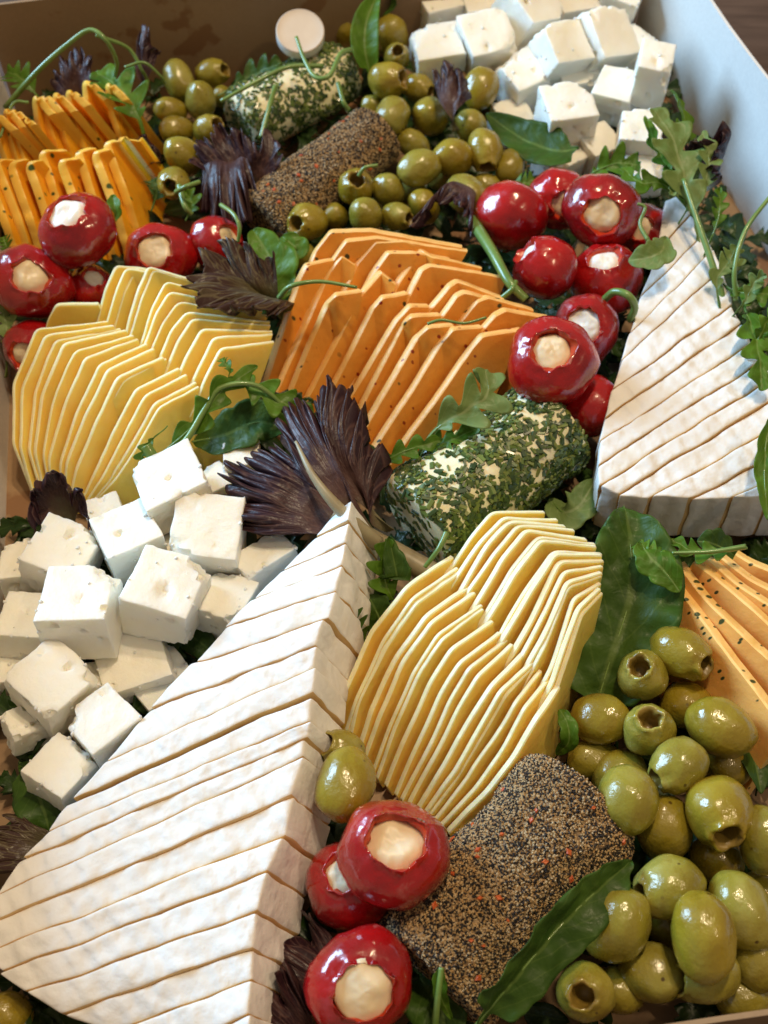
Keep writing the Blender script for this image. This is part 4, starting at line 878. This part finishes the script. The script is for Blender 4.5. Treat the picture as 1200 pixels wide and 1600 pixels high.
leaf([(600, 900, 2.0), (612, 880, 3.2), (620, 900, 3.6), (608, 838, 4.4)], 26, BR, M_SPIN, 'dark leaf standing right of the brie tip')
leaf([(640, 960, 1.8), (610, 930, 2.8), (600, 890, 3.6), (606, 842, 4.4)], 28, RK, M_ARU, 'green rocket leaf between brie tip and pale middle fan')
leaf([(585, 1030, 1.8), (565, 1000, 2.6), (552, 975, 3.2), (545, 950, 3.4)], 26, RK, M_SPIN, 'dark rocket leaf low beside the brie side')
leaf([(600, 990, 1.6), (590, 960, 2.4), (575, 930, 2.8)], 30, BR, M_SPIN, 'dark leaf low behind the brie side')
leaf([(225, 725, 3.6), (262, 700, 4.4), (312, 655, 5.0), (345, 612, 5.6), (402, 572, 5.6)], 26, RK, M_ARU, 'rocket leaf curling across the right of the left pale fan', twist=.4)
leaf([(338, 612, 5.4), (380, 602, 5.2), (430, 625, 5.0), (490, 648, 4.4)], 30, RK, M_ARU, 'rocket leaf stretching from left fan towards the red lettuce', twist=-.2)
leaf([(300, 690, 2.4), (350, 680, 3.0), (400, 660, 3.4), (450, 670, 3.2)], 40, BR, M_SPIN, 'dark leaf under the rocket between left fan and lettuce')
leaf([(1048, 905, 4.6), (1035, 880, 4.8), (1012, 862, 4.8), (998, 850, 4.6)], 22, RK, M_ARU, 'small light rocket leaf lying on the large spinach leaf', fold=.1)
leaf([(1062, 925, 4.4), (1040, 895, 4.8), (1015, 870, 4.9), (1002, 848, 4.8)], 30, BR, M_ARU, 'light green lobed leaf at the corner of light orange slices', fold=.1)
leaf([(1168, 856, 4.9), (1130, 862, 4.8), (1085, 862, 4.6), (1048, 842, 4.6)], 20, RK, M_ARU, 'rocket leaf along the foot of the right brie')
leaf([(1150, 870, 3.4), (1120, 852, 4.0), (1090, 845, 4.2)], 26, BR, M_SPIN, 'dark leaf tucked under the right brie front')
leaf([(1040, 372, 6.0), (1034, 392, 6.2), (1015, 402, 6.2), (982, 408, 6.0)], 26, BR, M_PALELF, 'pale green leaf resting on right brie and pepper', fold=.3)
leaf([(1105, 440, 3.4), (1085, 340, 5.6), (1068, 275, 6.6), (1050, 215, 7.2), (1020, 170, 7.6)], 44, RK, M_PALELF, 'tall pale rocket leaf at the brie tip near the right wall', twist=.3, ruf=.09)
leaf([(1075, 330, 5.0), (1062, 240, 6.4), (1070, 190, 7.0), (1050, 140, 7.2)], 20, RK, M_ARU, 'slim rocket leaf pointing up by the leaning cheese block', twist=.8)
leaf([(1090, 345, 4.6), (1040, 290, 5.6), (1000, 285, 5.8), (972, 262, 5.6)], 22, RK, M_ARU, 'rocket leaf above the open faced pepper')
leaf([(900, 290, 3.4), (930, 268, 4.2), (965, 255, 4.6), (1000, 258, 4.6)], 30, RK, M_ARU, 'rocket leaf between white cubes and the right peppers')
leaf([(1130, 520, 4.2), (1120, 440, 5.4), (1140, 410, 6.0), (1150, 385, 6.4)], 22, RK, M_PALELF, 'small pale rocket leaf at the upper right side of brie')
leaf([(1110, 430, 4.4), (1150, 455, 5.2), (1185, 458, 5.8), (1225, 465, 6.0)], 26, RK, M_ARU, 'rocket leaf reaching the right edge across the wall')
leaf([(1150, 440, 4.4), (1170, 500, 5.2), (1185, 550, 5.6), (1190, 610, 5.4)], 32, RK, M_ARU, 'rocket leaf hanging down over the right brie edge')
leaf([(1205, 650, 6.2), (1196, 700, 6.0), (1195, 750, 5.8), (1200, 812, 5.4)], 18, BR, M_ARU, 'green leaf over the brie at the right picture edge')
leaf([(8, 590, 1.2), (14, 540, 2.6), (8, 500, 3.4), (2, 470, 3.6)], 22, RK, M_PALELF, 'pale rocket leaf at the left edge under the pepper')
leaf([(705, 1592, 3.0), (690, 1560, 3.8), (686, 1530, 4.2), (690, 1512, 4.4)], 12, BR, M_ARU, 'little upright green leaf before the front spice log')
leaf([(868, 1180, 2.4), (888, 1160, 3.2), (886, 1130, 3.6), (874, 1108, 3.6)], 16, BR, M_ARU, 'curled green leaf between pale fan and olives')
leaf([(180, 345, 4.0), (180, 328, 4.6), (176, 306, 4.8)], 12, BR, M_ARU, 'small green stub between topmost left pepper and golden slices')
leaf([(236, 330, 2.6), (245, 300, 3.4), (240, 280, 3.8)], 22, RK, M_SPIN, 'dark rocket leaf next to the golden slices')
leaf([(860, 780, 1.6), (880, 800, 2.2), (905, 790, 2.6), (930, 750, 2.6)], 32, BR, M_PALELF, 'folded pale leaf in the gap between chive log and brie')
leaf([(290, 345, 2.6), (300, 320, 3.4), (290, 300, 3.6)], 18, RK, M_ARU, 'rocket leaf below the far left olives')
leaf([(770, 300, 2.8), (810, 290, 3.6), (835, 280, 3.8)], 20, RK, M_ARU, 'rocket leaf beside the plain sided pepper')
for p_, w_, m_, l_ in [
 ([(1075, 300, 5.6), (1050, 270, 6.2), (1030, 240, 6.4), (1008, 180, 6.6)], 16, M_ARU, 'narrow toothed leaf curling left above the brie tip'),
 ([(1082, 330, 5.2), (1100, 290, 6.4), (1108, 250, 7.0), (1098, 205, 7.4)], 20, M_PALELF, 'pale toothed leaf right beside the tall one'),
 ([(1100, 400, 4.8), (1120, 350, 5.8), (1125, 320, 6.2), (1122, 296, 6.4)], 14, M_ARU, 'slim leaf standing between brie and right wall'),
 ([(1140, 500, 4.6), (1165, 470, 5.6), (1180, 440, 6.2), (1198, 430, 6.6)], 15, M_PALELF, 'small feathery leaf against the right wall'),
 ([(1165, 560, 4.8), (1185, 530, 5.6), (1200, 500, 6.2), (1220, 480, 6.6)], 16, M_ARU, 'feathery leaf cut by the right edge, middle height'),
 ([(1060, 350, 5.0), (1075, 320, 5.8), (1060, 300, 6.2), (1045, 305, 6.3)], 14, M_PALELF, 'little curled leaf right on the brie tip'),
 ([(262, 665, 4.8), (236, 690, 4.6), (222, 712, 4.4), (226, 728, 4.0)], 12, M_ARU, 'tiny leaflet at the cut stalk below the left pale fan'),
 ([(352, 600, 5.6), (360, 580, 6.0), (350, 566, 6.2), (346, 560, 6.2)], 10, M_ARU, 'pointed leaflet on the left pale fan face'),
 ([(450, 690, 3.0), (520, 700, 3.4), (570, 735, 3.4), (590, 760, 3.0)], 30, M_SPIN, 'dark leaf in the gap under the orange fan corner'),
 ([(20, 400, 3.0), (10, 385, 3.6), (4, 370, 3.8)], 14, M_ARU, 'small leaf beneath golden slices at left edge')]:
    leaf(p_, w_, RK, m_, l_)
# stalks
stem([(8, 168, 4.6), (60, 110, 6.4), (105, 70, 7.4), (140, 47, 8.0), (165, 62, 7.8), (182, 95, 6.6), (180, 118, 5.4)], 9, 6, 'long arching green stalk in the far left corner')
stem([(150, 55, 7.6), (200, 75, 6.6), (222, 110, 5.6), (232, 128, 4.6)], 6, 5, 'second thin arching stalk above the rocket leaf')
stem([(195, 105, 6), (225, 98, 6.2), (250, 118, 5.6), (258, 130, 5.0)], 5, 4, 'short curling stalk left of the far olives')
stem([(345, 158, 5.4), (400, 128, 5.8), (450, 105, 5.9), (505, 103, 5.6)], 6, 8, 'stalk lying over the left end of the herb log')
stem([(463, 58, 6.4), (475, 92, 6.0), (492, 120, 5.8), (515, 118, 5.9), (532, 85, 6.0), (548, 78, 5.8)], 6, 9, 'v shaped green stalk on the herb log below the cap')
stem([(430, 135, 5.2), (420, 170, 5.0), (408, 215, 4.4)], 8, 8, 'stalk hanging over the front of the herb log')
stem([(528, 130, 5.0), (536, 158, 4.8), (545, 172, 4.4)], 8, 7, 'short stalk at the right end of the herb log')
stem([(436, 465, 4.9), (455, 447, 5.7), (500, 440, 5.8), (558, 449, 5.7)], 9, 5, 'curved green stalk lying on the orange fan left corner')
stem([(668, 506, 5.4), (690, 500, 5.6), (725, 505, 5.5), (760, 496, 5.6)], 5, 4, 'thin dark stalk lying on the orange fan right half')
stem([(738, 345, 4.2), (768, 392, 5.0), (795, 440, 5.2), (822, 468, 4.8)], 20, 12, 'thick green stalk between the orange fan and right peppers')
stem([(785, 465, 4.8), (800, 452, 5.2), (806, 440, 5.2)], 9, 8, 'short side stalk at the orange fan corner')
stem([(942, 470, 4.8), (960, 456, 5.6), (982, 462, 5.8), (992, 480, 5.2), (984, 500, 4.4)], 12, 12, 'curled green stalk between peppers and brie')
stem([(1150, 470, 5.0), (1148, 420, 6.0), (1165, 360, 6.8), (1205, 305, 7.4)], 8, 7, 'thin stalk arching against the white right wall')
stem([(1130, 470, 4.6), (1112, 410, 5.4), (1088, 340, 6.2), (1068, 280, 6.8)], 12, 8, 'long stalk of rocket running along brie right edge')
stem([(1012, 375, 5.6), (1000, 350, 5.8), (1008, 325, 6.2), (996, 318, 6.3)], 7, 5, 'twisting pale tendril between open faced pepper and brie tip')
stem([(228, 696, 5.0), (240, 716, 4.6), (258, 745, 3.6)], 18, 18, 'thick cut stalk end below the left pale fan')
stem([(225, 745, 3.8), (285, 695, 4.6), (320, 640, 5.3), (345, 606, 5.7), (400, 602, 5.6), (450, 640, 4.6)], 12, 7, 'bent light green stalk right of the left pale fan')
stem([(698, 832, 4.8), (685, 858, 4.6), (664, 886, 4.0)], 10, 7, 'single chive stalk leaning on the chive log')
stem([(1165, 854, 5.1), (1110, 862, 5.0), (1050, 864, 4.8)], 9, 5, 'straight stalk along the front of the right brie')
stem([(345, 320, 4.8), (365, 335, 5.2), (374, 355, 5.0), (372, 378, 4.4)], 7, 6, 'thin hooked stalk above the small far pepper')
stem([(275, 300, 4.4), (290, 292, 4.9), (312, 284, 4.8)], 8, 7, 'short pale stalk across the big holed olive')
stem([(280, 290, 4.2), (288, 320, 4.0), (300, 335, 3.6)], 9, 8, 'stubby stalk under the far left olives')
stem([(680, 1600, 3.6), (684, 1560, 4.2), (690, 1512, 4.6)], 12, 9, 'upright stalk stub at the bottom by the pepper')
stem([(560, 275, 4.6), (570, 262, 5.0), (590, 258, 5.0)], 6, 5, 'tiny curled stalk beside the far spice log')
stem([(0, 215, 4.6), (20, 163, 5.4), (45, 160, 5.4)], 5, 5, 'thin stalk at the left edge above golden slices')
# red lettuce
lettuce((590, 850, 2.6), [(430, 828, 4.0), (385, 828, 4.4), (352, 790, 4.8), (348, 742, 5.2), (385, 705, 5.5), (432, 690, 5.7)], M_PURP, 'dark red frilly lettuce leaf spread over white cubes, left of brie tip', seed=2, ruf=.30, jag=.10)
lettuce((600, 850, 2.6), [(415, 690, 5.6), (430, 652, 5.9), (468, 632, 6.1), (500, 655, 5.9), (520, 715, 5.2)], M_PURP, 'folded red lettuce leaf with pale rib standing before the orange fan', seed=5, ruf=.22, jag=.06)
lettuce((610, 830, 2.6), [(474, 640, 5.6), (496, 604, 6.1), (532, 640, 5.9), (562, 690, 5.2), (586, 760, 4.2)], M_PURP, 'rear red lettuce leaf touching the orange slices', seed=9, ruf=.22, jag=.08)
stem([(462, 690, 6.0), (490, 745, 5.9), (530, 795, 5.3), (590, 850, 3.6)], 5, 26, 'tapering pale brown rib of the folded red lettuce leaf', 'lettuce_rib', M_RIB)
stem([(520, 800, 4.2), (560, 830, 3.4), (620, 865, 2.6), (680, 900, 2.2)], 26, 40, 'pale thick lettuce rib beside the brie tip', 'lettuce_rib', M_RIB)
lettuce((400, 300, 2.4), [(300, 265, 4.2), (310, 225, 4.8), (350, 200, 5.2), (400, 215, 5.0), (450, 240, 4.6)], M_PURP, 'dark purple lettuce clump left of the far spice log', seed=3, ruf=.40, jag=.15)
lettuce((370, 230, 2.4), [(300, 300, 3.6), (330, 330, 3.8), (370, 330, 4.0), (400, 290, 4.2)], M_PURP, 'dark purple lettuce leaf drooping under the clump', seed=6, ruf=.4, jag=.15)
lettuce((440, 500, 2.4), [(330, 405, 4.6), (302, 425, 5.8), (315, 450, 6.2), (350, 460, 6.2), (400, 470, 6.2), (445, 480, 5.6)], M_PURPG, 'brown green frilly lettuce leaf hanging over the left pale fan', seed=12, ruf=.40, jag=.20)
lettuce((450, 490, 2.2), [(305, 408, 5.2), (340, 390, 5.4), (390, 395, 5.4), (430, 410, 5.2)], M_PURPG, 'upper frilly lettuce leaf behind the left pale fan', seed=15, ruf=.35, jag=.18)
lettuce((108, 822, 2.2), [(40, 835, 3.6), (38, 780, 4.4), (60, 745, 5.0), (100, 738, 5.2), (130, 770, 4.8), (135, 810, 4.2)], M_PURP, 'small dark red lettuce leaf at the foot of the left pale fan', seed=18, ruf=.25, jag=.25)
lettuce((712, 205, 3.6), [(672, 130, 5.0), (678, 104, 5.6), (700, 98, 5.8), (722, 118, 5.4), (728, 150, 5.0)], M_PURP, 'small purple lettuce leaf upright among the far olives', seed=21, ruf=.22, jag=.12)
lettuce((740, 300, 3.8), [(640, 355, 4.6), (655, 318, 5.2), (680, 298, 5.4), (720, 322, 5.2), (735, 360, 4.8)], M_PURP, 'small dark lettuce leaf lying behind the orange fan', seed=24, ruf=.25, jag=.14)
lettuce((1090, 300, 4.6), [(1080, 215, 7.0), (1110, 215, 7.6), (1150, 188, 8.0), (1135, 230, 7.6), (1135, 275, 7.0)], M_PURP, 'spiky brown lettuce tip against the white right wall', seed=27, ruf=.25, jag=.40)
lettuce((130, 170, 3.0), [(75, 135, 4.4), (90, 100, 5.0), (120, 80, 5.4), (150, 95, 5.4)], M_PURP, 'dark lettuce leaf standing at the brown wall behind golden slices', seed=30, ruf=.3, jag=.25)
lettuce((235, 150, 3.2), [(200, 80, 5.4), (218, 42, 6.2), (225, 70, 6.0), (245, 85, 5.6)], M_PURP, 'spiky dark lettuce tip against the brown wall', seed=33, ruf=.25, jag=.35)
lettuce((240, 280, 1.8), [(215, 230, 3.4), (225, 205, 4.0), (245, 215, 4.0), (250, 250, 3.8)], M_PURP, 'dark lettuce leaf beside the golden slices near olives', seed=36, ruf=.25, jag=.2)
lettuce((560, 1600, .8), [(430, 1560, 2.8), (430, 1500, 3.2), (470, 1440, 3.2), (500, 1420, 3.0)], M_PURP, 'dark lettuce leaf between large brie and front peppers', seed=39, ruf=.35, jag=.15)
lettuce((500, 1640, .8), [(410, 1620, 3.2), (425, 1560, 3.8), (455, 1535, 3.8), (480, 1560, 3.6)], M_PURP, 'frilly dark lettuce leaf at the bottom beside the brie', seed=42, ruf=.3, jag=.22)
lettuce((110, 1330, 1.0), [(0, 1380, 2.6), (-15, 1320, 3.0), (10, 1280, 3.0), (50, 1275, 2.8)], M_PURPG, 'green brown lettuce leaf at the left edge behind the large brie', seed=45, ruf=.25, jag=.08)

# ------------------------------------------------------------------ round cap, crumbs
capc = at(469, 48, 5.2); rr, dd, tt = frame_at(capc); s = scale_at(capc)
axc = (tt * .84 - dd * .55).normalized(); q = Vector((0, 0, 1)).rotation_difference(axc)
pr = [(1.20, -.70, 0), (1.30, -.67, 0), (1.34, -.60, 0), (1.34, -.04, 0), (1.32, .0, 0), (1.27, .02, 0), (1.22, .0, 0), (.8, .0, 0), (.4, .0, 0)]
vs, fs, mi = lathe(pr, 64); tag(build('round_cap', [q @ (v * (38 * s / 1.34)) + capc for v in vs], fs, [M_CAP, M_WHITE], sharp=40, mi=[0 if max(vs[i].z for i in f) > -.01 and min(vs[i].z for i in f) > -.05 else 1 for f in fs]), 'small round pale cap standing against the brown wall behind herb log', 'cap')

# leafy bed under everything
rg = random.Random(99); bv, bf, buv = [], [], []
def inpoly(x, y, P):
    c = False
    for (x0, y0), (x1, y1) in zip(P, P[1:] + P[:1]):
        if (y0 > y) != (y1 > y) and x < (x1 - x0) * (y - y0) / (y1 - y0) + x0: c = not c
    return c
# footprints of the slice stacks and blocks, where no bed leaf can lie
FEET = [[tuple(at(x, y, .6).xy) for x, y in P] for P in (
    [(500, 1150), (640, 900), (780, 880), (940, 900), (930, 1080), (700, 1340), (600, 1300)], [(20, 780), (20, 600), (60, 540), (430, 560), (250, 790), (130, 830)], [(440, 600), (490, 480), (830, 540), (680, 690)])]
for it in range(2000):
    a, b = rg.random(), rg.random()
    if it >= 1500: a = (rg.random() * .10) if it % 2 else 1 - rg.random() * .12
    base = P_fl.lerp(P_fr, .03 + a * .94).lerp(P_nl.lerp(P_nr, .03 + a * .94), .02 + b * .96); base.z = rg.uniform(.2, 1.35)
    th = rg.uniform(0, 6.28); L = rg.uniform(1.6, 3.2); d = Vector((math.cos(th), math.sin(th), 0))
    c0 = (P_fl + P_fr + P_nl + P_nr) * .25; d = (d + (c0 - base).normalized() * .25).normalized()
    if any(inpoly(q.x, q.y, P) for P in FEET for q in (base, base + d * L * .5, base + d * L)): continue
    pts = [base, base + d * L * .5 + Vector((0, 0, rg.uniform(0, .7))), base + d * L + Vector((0, 0, rg.uniform(-.2, .5)))]
    vs, fs, uv = leaf_geo(pts, rg.uniform(.4, .8), rg.choice((SP, RK, RK)), n=14, m=4, seed=rg.uniform(0, 50), twist=(rg.uniform(-.5, .5), rg.uniform(-.5, .5)))
    k = len(bv); bv += vs; bf += [tuple(x + k for x in f) for f in fs]; buv += uv
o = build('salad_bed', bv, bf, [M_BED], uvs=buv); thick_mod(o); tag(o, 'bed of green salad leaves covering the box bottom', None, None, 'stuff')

for o in list(scene.objects):
    if '_o' in o: del o['_o']
